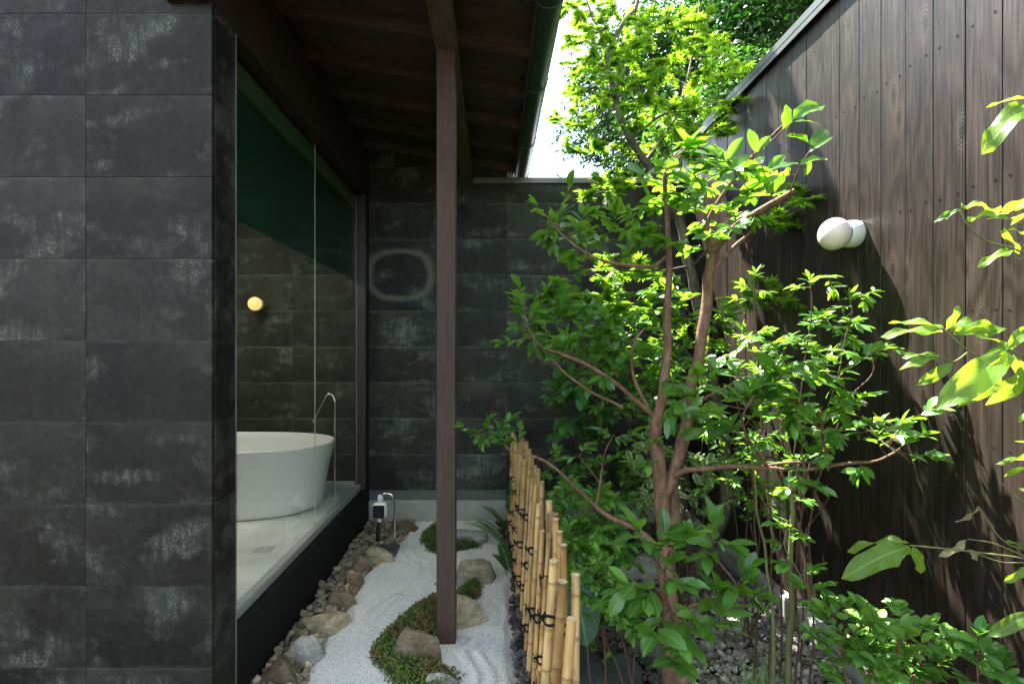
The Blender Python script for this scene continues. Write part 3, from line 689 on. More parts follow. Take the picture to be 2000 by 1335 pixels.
# ------------------------------------------------------------------ timber fence
fe = thing('timber_fence', 'tall fence of dark stained vertical boards with a metal cap and lamp', 'fence')
PW = .1272; yk = 1620*.001003 - PW*8 ; ZTF = 3.10
kk = 0; r_ = random.Random(9); nails = MB()
plank_meshes = {}
while yk < YB+.1:
    y0, y1 = yk+.0014, yk+PW-.0014
    if y1 > YB: y1 = YB+.02
    pr = r_.uniform(0, .003); key = round(y1-y0, 4)
    if key not in plank_meshes:
        mb = MB(); mb.bbox(0, .022, 0, key, 0, ZTF-.10, .0011); plank_meshes[key] = mb.mesh('plank'); plank_meshes[key].materials.append(m_fence)
    o = bpy.data.objects.new('plank', plank_meshes[key]); COL.objects.link(o); o.parent = fe; o.location = (XF-pr, y0, .10)
    for zn in (2.517, 1.97, 1.55, 1.10, .62, .25):
        for yn in (y0+.025, y1-.025):
            zz = zn + r_.uniform(-.008,.008); nails.lathe([(.0045,-.0006),(.0045,.0004),(.0,.0005)], (XF-pr-.0004, yn+r_.uniform(-.004,.004), zz), 8, 0)
    yk += PW; kk += 1
nails.build('nail_heads', m_rope, fe, kind='stuff')
MB().box(XF+.024, XF+.05, .55, YB+.15, .10, ZTF-.01).build('backing', m_frame, fe)
mb = MB(); mb.bbox(XF-.035, XF+.09, .5, YB+.2, ZTF, ZTF+.045, .003); mb.box(XF-.033, XF-.0305, .5, YB+.2, ZTF-.03, ZTF+.002); mb.build('cap', m_cap, fe)
MB().bbox(XF-.06, XF+.1, .5, YB-.04, -.02, .098, .006).build('footing', m_conc, fe)

# ------------------------------------------------------------------ bamboo fence
bf = thing('bamboo_fence', 'low fence of staggered tan bamboo poles tied with black rope', 'fence')
def culm(p0, p1, r0, seed, name='bamboo_pole', cutm=True, nodes=None):
    rr = random.Random(seed); p0, p1 = Vector(p0), Vector(p1); L = (p1-p0).length; d = (p1-p0).normalized(); up = d.orthogonal().normalized(); w = d.cross(up)
    hs = []; h = rr.uniform(.02, .14)
    while h < L-.02: hs.append(h); h += rr.uniform(.12, .19)
    if L - (hs[-1] if hs else 0) > .03: hs.append(L-.006) if rr.random() < .7 else None
    st = [(0, 1, 0)]
    for h in hs: st += [(h-.012, 1.0, 0), (h-.004, 1.02, .3), (h-.0015, 1.10, .2), (h+.0005, 1.0, 1), (h+.0025, 1.12, .25), (h+.007, 1.0, .1)]
    st += [(L, 1, .0)]; st = sorted([q for q in st if 0 <= q[0] <= L]); n = 12; vs_ = []; fs_ = []; nd = []
    bend = rr.uniform(-.004, .004)
    for h, s_, q in st:
        c = p0 + d*h + up*bend*math.sin(math.pi*h/L)
        for k in range(n):
            a = 2*math.pi*k/n; vs_.append(c + (up*math.cos(a)+w*math.sin(a))*r0*s_*(1-.06*h/L)); nd.append(q)
    m = len(st)
    for i in range(m-1):
        for k in range(n): k2 = (k+1)%n; fs_.append((i*n+k, i*n+k2, (i+1)*n+k2, (i+1)*n+k))
    mb = MB(); mb.add(vs_, fs_, True); me = mb.mesh(name)
    at = me.attributes.new('node', 'FLOAT', 'POINT'); at.data.foreach_set('value', nd)
    o = link(name, me, m_bamboo, bf)
    rt = r0*.94; c = p1
    mt = MB(); ring0 = [c + (up*math.cos(2*math.pi*k/12)+w*math.sin(2*math.pi*k/12))*rt*1.0 + d*.0006 for k in range(12)]; ring1 = [c + (up*math.cos(2*math.pi*k/12)+w*math.sin(2*math.pi*k/12))*rt*.72 + d*.0006 for k in range(12)]
    ring2 = [q - d*.005 for q in ring1]
    mt.add(ring0+ring1+ring2, [(k,(k+1)%12,(k+1)%12+12,k+12) for k in range(12)]+[(k+12,(k+1)%12+12,(k+1)%12+24,k+24) for k in range(12)]+[tuple(range(24,36))])
    mt.build('cut_end', m_bamboo_cut, o)
    return o
rails_z = (.50, .31, .12); RX = .222
front_row = [(.150,.205,1.72,.722,.0155),(.168,.208,2.13,.672,.0115),(.19,.236,2.12,.668,.011),(.158,.203,2.25,.752,.0135),(.155,.202,2.40,.783,.0115),(.158,.202,2.60,.77,.011),(.153,.197,2.76,.778,.0105),(.148,.185,2.96,.79,.018),(.146,.182,3.12,.76,.0115),(.142,.180,3.27,.785,.012),(.14,.176,3.42,.80,.0115),(.138,.172,3.60,.78,.012),(.136,.168,3.80,.79,.012),(.135,.165,4.0,.78,.012),(.132,.162,4.18,.77,.012),(.15,.208,1.52,.74,.015),(.15,.21,1.36,.71,.014)]
back_row = [(.246,.243,1.765,.757,.0135),(.252,.250,1.90,.752,.012),(.250,.250,2.02,.757,.0135),(.25,.250,2.27,.76,.0155),(.25,.25,2.58,.762,.014),(.25,.25,2.80,.776,.0125),(.245,.245,2.93,.765,.011),(.24,.24,3.08,.78,.011),(.238,.238,3.25,.80,.012),(.235,.232,3.45,.81,.0125),(.23,.228,3.65,.79,.012),(.226,.224,3.85,.80,.012),(.222,.22,4.05,.79,.012),(.25,.25,1.55,.75,.014)]
sd_ = 0
for (xb, xt, yy, zt, rr0) in front_row + back_row:
    sd_ += 1; culm((xb, yy, -.03), (xt, yy+random.Random(sd_).uniform(-.012,.012), zt), rr0, sd_)
for i, z in enumerate(rails_z): culm((RX-.012*(i), 1.3, z-.03), (.20-.02*i, YB-.05, z), .0105, 90+i, 'bamboo_rail')
o = MB().tube([(.252, 2.14, -.05), (.252, 2.14, .40), (.252, 2.14, .741)], .0255, 18).build('timber_stake', timber('stake_wood', (.16,.095,.045), (.28,.19,.10), .7), bf)
MB().lathe([(.0,.0005),(.0252,.0003)], (.252, 2.14, .742), 18).build('stake_top', plain('stake_cut', (.30,.22,.12), .7, var=.4, scale=60), o)
def knot(x, y, z, r0, seed, side):
    """black palm rope: crossed turns round pole and rail with a bow of loose ends"""
    rr = random.Random(seed); mb = MB(); q = .0026
    for s_ in (-1, 1):
        for j in (0, 1):
            pts = []
            for k in range(15):
                a = 2*math.pi*k/14; pts.append((x + .012*0 + (r0+.011+.003*j)*math.cos(a) + .008*side, y + (r0+.007)*math.sin(a), z + s_*math.sin(a+.4)*.016 + j*.005))
            mb.tube(pts, q, 6)
    fx = x - (r0+.004)*side*(-1 if side < 0 else 1)*1.0
    fx = x - r0 - .006 if side > 0 else x + r0 + .006
    for k in range(4):
        a = rr.uniform(-.6, 2.6) if k % 2 else rr.uniform(2.2, 4.2); L = rr.uniform(.02, .05)
        e = Vector((fx - .012*side, y + math.cos(a)*L, z + math.sin(a)*L*.6))
        mb.tube(smooth_path([(fx, y, z), ((fx+e.x)/2-.008*side, (y+e.y)/2, z+.012+rr.uniform(0,.008)), e], 4), q*.95, 5)
    mb.tube([(fx, y-.006, z-.005), (fx, y+.006, z+.006)], .0052, 6)
    mb.build('rope_tie', m_rope, bf)
for i, (xb, xt, yy, zt, rr0) in enumerate(front_row):
    for j, z in enumerate(rails_z):
        if (i + j) % 2 and i not in (0, 7): continue
        f = (z+.03)/(zt+.03); knot(xb+(xt-xb)*f, yy, z+random.Random(i*9+j).uniform(-.035,.035), rr0, i*7+j, 1)
for i, (xb, xt, yy, zt, rr0) in enumerate(back_row):
    if i % 2: continue
    knot(xb, yy, rails_z[0]-.03, rr0, i*5+300, -1 if i % 4 else 1)

# ------------------------------------------------------------------ garden tap beside the plinth
tp = thing('garden_tap', 'white and black outdoor tap timer box with a chrome swan-neck pipe by the plinth', 'tap')
YT = 3.62
def TP(px, py, dy=0): return W(px, py, YT+dy)
a, b = TP(740, 1052), TP(741, 1018)
MB().tube([TP(738,1056), TP(739,1036), TP(741,1018)], .017, 14).build('black_pipe', m_dark, tp)
MB().tube([TP(741,1019), TP(741,1009)], .014, 14).build('white_collar', m_white, tp)
p0, p1 = TP(729, 1010), TP(756, 980)
MB().bbox(p0.x, p1.x, YT-.035, YT+.035, p0.z, p1.z, .016).build('tap_body', m_white, tp)
p0, p1 = TP(731, 1008), TP(753, 983)
MB().bbox(p0.x, p1.x, YT-.046, YT-.034, p0.z, p1.z, .009).build('dark_window', m_dark, tp)
MB().lathe([(.0,.0),(.018,0),(.020,.03),(.016,.055),(0,.058)], tuple(TP(743,981)), 18).build('tap_neck', m_white, tp)
MB().tube(smooth_path([TP(745,968), TP(750,964), TP(757,963), TP(765,966), TP(769,976), TP(770,1000), TP(771,1052)], 5), .008, 12).build('chrome_pipe', m_chrome, tp)
MB().tube(smooth_path([TP(740,1035,-.02), TP(748,1040,-.05), TP(752,1025,-.03), TP(747,1012)], 5), .004, 8).build('thin_hose', m_dark, tp)
c0 = TP(758, 1048)
MB().bbox(c0.x-.085, c0.x+.075, YT-.13, YT+.07, .0, .035, .006).build('slate_base', m_slate, tp)
MB().tube([(c0.x-.07, YT-.12, .04), (c0.x+.06, YT-.12, .04)], .005, 8).build('metal_foot', m_chrome, tp)

# ------------------------------------------------------------------ leaf templates
def broad(w=.42, fold=.22, droop=.16, cols=5, rows=7, point=1.2, wave=0.0, notch=0, seed=0):
    ts = np.linspace(0, 1, rows); us = np.linspace(-1, 1, cols); V = []; U = []; idx = {}
    prof = lambda t: (np.sin(math.pi*t)**.62)*(1-.22*(1-t)**2) if 0 < t < 1 else 0
    if point != 1.2: prof = lambda t: (np.sin(math.pi*min(1, t**point))**.75) if 0 < t < 1 else 0
    for i, t in enumerate(ts):
        if i in (0, rows-1):
            V.append((0, t, -droop*t*t)); U.append((0, t))
            for j in range(cols): idx[i, j] = len(V)-1
        else:
            for j, u in enumerate(us):
                x = u*w*.5*prof(t); z = abs(x)*fold - droop*t*t + wave*math.sin(t*11+u*2+seed)*abs(u)*.06
                idx[i, j] = len(V); V.append((x, t-abs(u)*.02, z)); U.append((u, t))
    Q = []; T = []
    for i in range(rows-1):
        for j in range(cols-1):
            q = [idx[i,j], idx[i,j+1], idx[i+1,j+1], idx[i+1,j]]; s_ = list(dict.fromkeys(q))
            (Q if len(s_) == 4 else T).append(s_)
    return np.array(V), Q, T, np.array(U)
def palm(lobes=7, seed=0):
    V = [(0,0,0)]; U = [(0.5,0)]; ang = [0, 34, 72, 112][: (lobes+1)//2]; L = [1, .92, .68, .36]
    pts = []; al = sorted([a for a in ang] + [-a for a in ang if a])
    for i, a in enumerate(al):
        l = L[ang.index(abs(a))]; ar = R(a)
        if i: am = R((al[i-1]+a)/2); pts.append((math.sin(am)*.27, math.cos(am)*.27, .0))
        for da, rr_ in ((-9, .55), (0, 1.0), (9, .55)):
            q = ar + R(da)*(.9); pts.append((math.sin(q)*l*rr_, math.cos(q)*l*rr_, -.16*(l*rr_)**2))
    T = []
    for p in pts: V.append(p); U.append((.5, .5))
    for i in range(1, len(pts)): T.append([0, i, i+1])
    V = np.array(V); V[:, 1] += .0
    return V, [], T, np.array(U)
T_CAM = [broad(.52, .25, .12), broad(.56, .12, .22), broad(.48, .38, .08), broad(.44, .12, .42, wave=.6), broad(.50, .45, .28, wave=1., seed=2)]
T_THIN = [broad(.34, .2, .15, 3, 6), broad(.38, .3, .25, 3, 6)]
T_HYD = [broad(.62, .25, .25, 5, 8, wave=1.), broad(.58, .35, .35, 5, 8, wave=1.2, seed=2)]
T_BIG = [broad(.33, .3, .22, 7, 12, wave=.9), broad(.36, .18, .35, 7, 12, wave=1.2, seed=3)]
T_TINY = [broad(.55, .1, .2, 3, 4)]
T_MAPLE = [palm(7), palm(5)]

def basis(d, up):
    d = d.normalized(); z = up - d*up.dot(d); z = z.normalized() if z.length > 1e-5 else d.orthogonal().normalized(); x = d.cross(z)
    return x, d, z
class Plant:
    def __init__(s, name, label, cat, group=None, seed=1, leafmats=None, tmpl=None, size=.065, bark=None, loc=(0,0,0)):
        s.t = thing(name, label, cat, group); s.rg = random.Random(seed); s.skel = []; s.leaves = []; s.tw = MB(); s.twg = MB()
        s.lm = leafmats; s.tm = tmpl; s.size = size; s.bark = bark or m_bark
    def branch(s, pts, r0, r1, name='branch', jit=.012, n=10, k=6, knots=0):
        P = smooth_path(pts, k, jit, s.rg.random()*50); m = len(P)
        rad = [(r0 + (r1-r0)*(i/(m-1))**.8)*(1+.10*mnoise.noise(p*18)+.05*mnoise.noise(p*45)) for i, p in enumerate(P)]
        MB().tube(P, rad, n).build(name, s.bark, s.t); s.skel += list(zip(P, rad)); return P
    def leaf(s, p, d, up, size, mi=0): s.leaves.append((p, d, up, size, mi))
    def twig(s, p0, p1, r=.0022, nl=8, start=.35, size=None, mi=None, whorl=3, sag=.02, spread=55, add=True, green=False, jit=.35):
        rg = s.rg; size = size or s.size; L = (p1-p0).length; mid = (p0+p1)/2 + Vector((rg.uniform(-.1,.1), rg.uniform(-.1,.1), rg.uniform(-.05,.12)))*L
        P = smooth_path([p0, mid, p1], 6, .004, rg.random()*9); m = len(P)
        (s.twg if green else s.tw).tube(P, [r*(1-.6*i/(m-1)) for i in range(m)], 5, cap=False)
        if add: s.skel += [(q, .003) for q in P]
        side = rg.choice((-1, 1)); start = max(start, min(.8, 1 - nl*size*.45/max(L, .01)))
        for i in range(nl):
            f = start + (1-start)*i/max(1, nl); j = f*(m-1); a = P[int(j)]; b = P[min(int(j)+1, m-1)]; p = a.lerp(b, j-int(j)); t = (b-a) if (b-a).length > 1e-6 else P[-1]-P[-2]; t.normalize()
            up = (Vector((0,0,1)) + Vector((rg.gauss(0,jit), rg.gauss(0,jit)-.15, 0))).normalized(); x, d_, z = basis(t, up)
            ang = R(rg.uniform(spread-18, spread+12))*side; side = -side
            d = (d_*math.cos(ang) + x*math.sin(ang) + Vector((0,0,rg.uniform(-.12,.25)))).normalized()
            s.leaf(p, d, (up + Vector((rg.gauss(0,jit), rg.gauss(0,jit), 0))), size*rg.uniform(.52,1.15), mi)
        t = (P[-1]-P[-2]).normalized()
        for i in range(whorl):
            up = (Vector((0,0,1)) + Vector((rg.gauss(0,.3), rg.gauss(0,.3), 0))).normalized(); x, d_, z = basis(t, up); ang = (i-(whorl-1)/2)*R(38)+rg.uniform(-.2,.2)
            d = (d_*math.cos(ang)+x*math.sin(ang)+Vector((0,0,rg.uniform(-.05,.45)))).normalized(); s.leaf(P[-1], d, up - d*.3, size*rg.uniform(.75,1.1), mi)
    def grow(s, tips, **kw):
        """bring a leafy twig to each tip from the nearest wood"""
        for tp_ in tips:
            best = min(s.skel, key=lambda q: (q[0]-tp_).length + max(0, q[0].z-tp_.z)*.4 + (0 if q[1] > .0035 else .05)); a = best[0]
            if (a-tp_).length > .22:
                mid = a.lerp(tp_, .55) + Vector((s.rg.uniform(-.02,.02), s.rg.uniform(-.02,.02), s.rg.uniform(-.03,.03))); P = smooth_path([a, a.lerp(mid,.5)+Vector((0,0,-.012)), mid], 5, .006); s.tw.tube(P, [.0045-.0018*i/(len(P)-1) for i in range(len(P))], 6, cap=False); s.skel += [(q, .004) for q in P]; a = mid
            s.twig(a, tp_, **kw)
    def cloud(s, cx, cy, rx, ry, y0, y1, n, **kw):
        tips = []
        for i in range(n):
            while True:
                u, v = s.rg.uniform(-1,1), s.rg.uniform(-1,1)
                if u*u+v*v <= 1: break
            tips.append(W(cx+u*rx, cy+v*ry, s.rg.uniform(y0, y1)))
        base = [q[0] for q in s.skel]
        tips.sort(key=lambda p: min((q-p).length for q in base[::3])); s.grow(tips, **kw)
    def done(s, limit=300, part='leaf', mass='leaf_mass', minpx=9):
        if s.tw.v: s.tw.build('twigs', m_twig_brown, s.t, kind='stuff')
        if s.twg.v: s.twg.build('green_twigs', m_twig, s.t, kind='stuff')
        rg = s.rg; items = []
        for (p, d, up, size, mi) in s.leaves:
            px = 962+1000*p.x/max(p.y,.1); py = 686-1000*(p.z-EYE)/max(p.y,.1); pxs = size/max(p.y,.1)*1000; ins = -20 < px < 2020 and -20 < py < 1355 and p.y > .2
            items.append((pxs if ins else -1, p, d, up, size, mi))
        items.sort(key=lambda q: -q[0]); cache = {}; rest = {}
        for i, (sc, p, d, up, size, mi) in enumerate(items):
            x, y, z = basis(d, up); k = rg.randrange(len(s.tm)); mi = mi if mi is not None else rg.randrange(len(s.lm))
            if i < limit and sc >= minpx:
                if (k, mi) not in cache:
                    tv, tq, tt, tu = s.tm[k]; me = big_mesh(part, tv, tq if len(tq) else None, tt if len(tt) else None, tu); me.materials.append(s.lm[mi]); cache[k, mi] = me
                o = bpy.data.objects.new(part, cache[k, mi]); COL.objects.link(o); o.parent = s.t
                o.matrix_local = Matrix(((x.x*size,y.x*size,z.x*size,p.x),(x.y*size,y.y*size,z.y*size,p.y),(x.z*size,y.z*size,z.z*size,p.z),(0,0,0,1)))
            else: rest.setdefault((k, mi), []).append([[x.x*size,y.x*size,z.x*size,p.x],[x.y*size,y.y*size,z.y*size,p.y],[x.z*size,y.z*size,z.z*size,p.z]])
        by = {}
        for (k, mi), mm in rest.items(): by.setdefault(mi, []).append((k, mm))
        for mi, L in by.items():
            V = []; F4 = []; F3 = []; U = []; off = 0
            for k, mm in L:
                tv, tq, tt, tu = s.tm[k]; A = np.array(mm); n = len(A); V.append((np.einsum('nij,kj->nki', A[:,:,:3], tv)+A[:,None,:,3]).reshape(-1,3)); o_ = (np.arange(n)*len(tv))[:,None,None]+off
                if len(tq): F4.append((np.array(tq)[None]+o_).reshape(-1,4))
                if len(tt): F3.append((np.array(tt)[None]+o_).reshape(-1,3))
                U.append(np.tile(tu,(n,1))); off += n*len(tv)
            me = big_mesh(mass, np.concatenate(V), np.concatenate(F4) if F4 else None, np.concatenate(F3) if F3 else None, np.concatenate(U)); tag(link(mass, me, s.lm[mi], s.t), kind='stuff')
        return s.t

# ------------------------------------------------------------------ the main camellia tree
A = Plant('camellia_tree', 'main multi-stemmed tree with smooth brown forked trunk and glossy leaves in the bed centre', 'tree', seed=5, leafmats=[l_cam, l_camnew], tmpl=T_CAM, size=.068)
b0 = W(1312,1560,1.95); A.branch([b0, W(1308,1200,1.95), W(1300,1060,1.95), W(1293,990,1.93), W(1291,935,1.92)], .034, .027, 'trunk', n=16)
A.branch([W(1291,940,1.92), W(1284,870,1.92), W(1283,820,1.90), W(1296,760,1.9), W(1305,680,1.9), W(1303,600,1.9), W(1305,500,1.88), W(1302,420,1.86), W(1300,350,1.85), W(1318,310,1.84), W(1335,288,1.82)], .027, .003, 'trunk', n=14)
A.branch([W(1296,960,1.93), W(1318,918,1.92), W(1338,850,1.92), W(1350,760,1.93), W(1365,690,1.95), W(1378,600,1.95), W(1388,520,1.95), W(1392,488,1.95)], .026, .018, 'trunk', n=14)
A.branch([W(1313,1030,1.95), W(1312,960,1.94), W(1300,930,1.93)], .024, .02, 'trunk')
A.branch([W(1391,492,1.95), W(1425,455,1.9), W(1480,418,1.84), W(1530,390,1.8), W(1556,374,1.78)], .017, .010)
A.branch([W(1390,500,1.95), W(1378,450,1.94), W(1400,400,1.92), W(1440,340,1.85), W(1500,280,1.75), W(1540,235,1.65)], .011, .004)
A.branch([W(1388,530,1.95), W(1430,490,1.95), W(1470,450,1.96)], .011, .006)
A.branch([W(1305,500,1.88), W(1270,520,1.87), W(1210,515,1.85), W(1150,495,1.83), W(1100,465,1.8), W(1070,430,1.78)], .008, .003)
A.branch([W(1285,825,1.9), W(1250,790,1.88), W(1205,750,1.86), W(1150,715,1.83), W(1100,695,1.8), W(1060,680,1.78)], .011, .005)
A.branch([W(1215,795,1.86), W(1160,765,1.84), W(1110,735,1.82), W(1075,700,1.8)], .006, .003)
A.branch([W(1280,830,1.9), W(1258,780,1.9), W(1235,720,1.9), W(1240,670,1.9), W(1262,640,1.9)], .009, .004)
A.branch([W(1308,932,1.92), W(1340,915,1.85), W(1400,912,1.8), W(1480,914,1.76), W(1560,912,1.74), W(1660,908,1.72), W(1710,900,1.72), W(1760,880,1.72)], .012, .0032)
A.branch([W(1480,912,1.76), W(1540,905,1.74), W(1600,905,1.73)], .006, .004)
A.branch([W(1285,1075,1.95), W(1240,1030,2.05), W(1180,1002,2.15), W(1130,955,2.25), W(1085,915,2.3), W(1045,893,2.35), W(1005,882,2.38), W(985,868,2.4)], .013, .004)
A.branch([W(1160,988,2.18), W(1172,940,2.2), W(1180,890,2.22), W(1200,850,2.22)], .005, .002)
A.branch([W(1172,945,2.2), W(1150,915,2.2), W(1130,890,2.2)], .003, .0015)
A.branch([W(1500,912,1.76), W(1470,870,1.7), W(1450,820,1.62), W(1470,770,1.55)], .007, .003)
A.branch([W(1620,908,1.73), W(1610,860,1.65), W(1600,800,1.58)], .006, .003)
A.branch([W(1345,800,1.92), W(1400,770,1.85), W(1450,740,1.8), W(1530,720,1.75)], .007, .003)
A.branch([W(1300,360,1.85), W(1310,320,1.84), W(1340,290,1.8)], .009, .003)
# sunlit tips high up
YT_ = 1.62
for (x0_, y0_, x1_, y1_, dy_, mi_, up_) in ((1528,256,1546,200,.01,1,(.3,-1,.2)),(1548,234,1614,186,-.02,1,(-.2,-.8,.6)),(1550,238,1606,224,.03,1,(0,-.6,1)),(1583,284,1623,237,-.01,1,(-.3,-1,.4)),(1584,284,1548,252,.03,1,(.3,-.7,.6)),(1580,298,1627,264,.02,1,(0,-.6,.9)),
    (1563,322,1616,297,-.01,1,(0,-.6,1)),(1562,320,1515,308,.03,1,(0,-.6,1)),(1570,345,1584,312,.02,0,(.2,-1,.3)),(1420,318,1384,279,.0,1,(.3,-1,.3)),(1420,316,1451,266,.02,1,(-.2,-1,.4)),(1475,297,1466,249,-.01,1,(.1,-1,.2)),(1478,298,1504,262,.03,1,(-.3,-1,.4)),
    (1424,330,1462,292,.03,1,(-.2,-.9,.6)),(1416,336,1380,312,.01,0,(.1,-.7,.8)),(1462,332,1494,303,.02,0,(0,-.9,.6)),(1442,352,1402,342,.02,0,(0,-.7,.9)),(1446,372,1400,367,.0,0,(0,-.7,.9)),(1500,330,1534,300,-.01,1,(-.2,-.9,.5)),(1490,360,1520,338,.02,0,(0,-.8,.7)),
    (1345,300,1338,250,.12,1,(.2,-1,.3)),(1350,306,1372,270,.14,1,(-.2,-1,.5)),(1268,345,1240,312,.2,1,(.2,-.8,.6)),(1262,380,1250,340,.2,1,(.2,-1,.4))):
    p_ = W(x0_, y0_, YT_+dy_); q_ = W(x1_, y1_, YT_+dy_*.4-.01); A.leaf(p_, q_-p_, Vector(up_), (q_-p_).length, mi_)
A.branch([W(1500,280,1.75), W(1516,268,1.66), W(1532,252,1.62), W(1550,236,1.61)], .0028, .0018); A.branch([W(1540,390,1.79), W(1556,345,1.68), W(1572,310,1.63), W(1585,284,1.62)], .0028, .0016)
A.branch([W(1440,340,1.85), W(1430,330,1.7), W(1420,318,1.63)], .0026, .0016); A.branch([W(1470,320,1.8), W(1474,308,1.68), W(1476,297,1.62)], .0026, .0016)
A.grow([W(1340,285,1.75), W(1500,350,1.7), W(1430,330,1.7)], nl=5, size=.088, mi=1, whorl=4, green=True)
A.cloud(1385,350,125,60,1.65,2.05,17, nl=6, whorl=3, size=.068)
A.cloud(1470,390,110,60,1.7,2.0,10, nl=6, size=.064)
A.cloud(1300,440,120,60,1.75,2.1,16, nl=7)
A.grow([W(1050,402,1.78), W(1110,362,1.76), W(1092,450,1.8), W(1140,420,1.8)], nl=6, size=.058, mi=1, whorl=3)
A.cloud(1160,455,100,50,1.75,2.05,17, nl=7, size=.060)
A.grow([W(1012,560,1.8), W(985,668,1.8), W(1050,600,1.8)], nl=8, size=.055, mi=1)
A.cloud(1110,630,100,60,1.75,2.05,21, nl=7, size=.060)
A.cloud(1210,640,90,60,1.8,2.1,12, nl=6, size=.062)
A.cloud(1130,715,80,30,1.8,2.0,6, nl=6, size=.058)
A.cloud(1080,590,70,40,1.75,2.0,10, nl=7, size=.058, mi=1)
A.cloud(1180,690,90,50,1.8,2.1,14, nl=7, size=.055)
A.cloud(1260,880,60,40,1.85,2.0,5, nl=5, size=.05)
A.cloud(1430,745,120,40,1.45,1.85,13, nl=5, size=.066)
A.cloud(1400,800,110,50,1.45,1.9,11, nl=6, size=.070)
A.cloud(1560,760,130,50,1.5,1.9,16, nl=7, size=.068)
A.cloud(1640,820,130,45,1.5,1.9,16, nl=7, size=.062)
A.grow([W(1815,800,1.7), W(1800,850,1.7), W(1820,890,1.7), W(1700,690,1.65), W(1760,830,1.7)], nl=8, size=.06, mi=0)
A.cloud(1520,870,150,40,1.6,2.0,10, nl=7, size=.050)
A.grow([W(1680,920,1.72), W(1560,940,1.6), W(1600,950,1.6)], nl=6, size=.06)
A.grow([W(905,835,2.42), W(930,845,2.4), W(955,822,2.4), W(975,838,2.38), W(1000,815,2.38), W(1015,838,2.36), W(990,862,2.38), W(945,862,2.4), W(1000,838,2.37), W(965,850,2.39)], nl=7, size=.056, mi=0)
A.grow([W(1085,880,2.25), W(1110,895,2.22), W(1180,845,2.22), W(1215,860,2.2), W(1240,845,2.2), W(1205,890,2.2), W(1150,870,2.22)], nl=6, size=.062, mi=0)
A.done(300)

# ------------------------------------------------------------------ young camellia at the front of the bed
B = Plant('young_camellia', 'young low camellia with large glossy leaves in front of the main trunk', 'shrub', seed=8, leafmats=[l_cam, l_camnew], tmpl=T_CAM, size=.078)
B.branch([W(1330,1560,1.45), W(1332,1400,1.45), W(1328,1300,1.45), W(1318,1220,1.44)], .024, .014, 'trunk')
B.branch([W(1322,1240,1.44), W(1300,1190,1.42), W(1285,1150,1.4), W(1262,1120,1.38)], .007, .003)
B.branch([W(1322,1235,1.44), W(1350,1190,1.45), W(1400,1170,1.45), W(1440,1150,1.44), W(1400,1090,1.44)], .007, .003)
B.branch([W(1320,1225,1.44), W(1300,1150,1.42), W(1305,1090,1.40), W(1330,1060,1.38)], .006, .002)
B.grow([W(1250,1040,1.36), W(1285,1065,1.36), W(1310,1100,1.36), W(1345,1050,1.36), W(1225,1140,1.34), W(1200,1165,1.36), W(1260,1170,1.35), W(1330,1140,1.34), W(1300,1040,1.36)], nl=4, size=.076, whorl=3)
B.grow([W(1390,1020,1.44), W(1420,1060,1.42), W(1380,1085,1.42), W(1440,1150,1.4), W(1480,1165,1.42), W(1400,1150,1.4), W(1460,1120,1.42)], nl=4, size=.072, whorl=3)
B.grow([W(1280,1235,1.32), W(1330,1250,1.32), W(1400,1225,1.32), W(1360,1210,1.33), W(1420,1190,1.34), W(1320,1290,1.33)], nl=4, size=.080, whorl=3)
B.done(200)

# ------------------------------------------------------------------ thin-leaved shrub along the fence
D = Plant('thin_leaved_shrub', 'airy shrub with tiers of small light leaves on upright green stems against the dark fence', 'shrub', seed=12, leafmats=[l_thin, l_under], tmpl=T_THIN, size=.052, bark=m_twig_brown)
for (bx, tx, ty, Y1, Y2) in ((1500,1475,545,2.1,2.15),(1540,1585,560,2.1,2.05),(1560,1662,590,2.1,2.0),(1520,1540,700,2.2,2.2),(1550,1600,640,2.1,2.2),(1580,1700,690,2.1,1.95),(1470,1430,700,2.2,2.3)):
    D.branch([W(bx,1420,Y1), W(bx+8,1200,Y1), W(bx+4,1000,(Y1+Y2)/2), W((bx+tx)/2,820,Y2), W(tx,ty+40,Y2), W(tx,ty,Y2)], .0048, .002, 'stem')
D.grow([W(1475,535,2.15), W(1455,560,2.15), W(1500,570,2.15), W(1440,585,2.15), W(1580,545,2.05), W(1550,560,2.05), W(1620,540,2.05), W(1625,565,2.05), W(1660,580,2.0), W(1705,570,2.0), W(1640,600,2.0), W(1690,590,2.0), W(1725,680,1.95), W(1770,690,1.9)], nl=6, size=.05, mi=0, green=True, spread=65)
D.cloud(1560,650,140,45,2.0,2.35,35, nl=7, green=True, spread=65)
D.cloud(1490,700,120,40,2.0,2.35,16, nl=7, green=True, spread=65)
D.cloud(1640,690,90,30,1.95,2.2,10, nl=7, green=True, spread=65)
D.cloud(1480,850,140,60,2.1,2.5,22, nl=7, spread=65)
D.cloud(1450,950,90,60,2.2,2.6,12, nl=6, size=.045)
D.done(300)

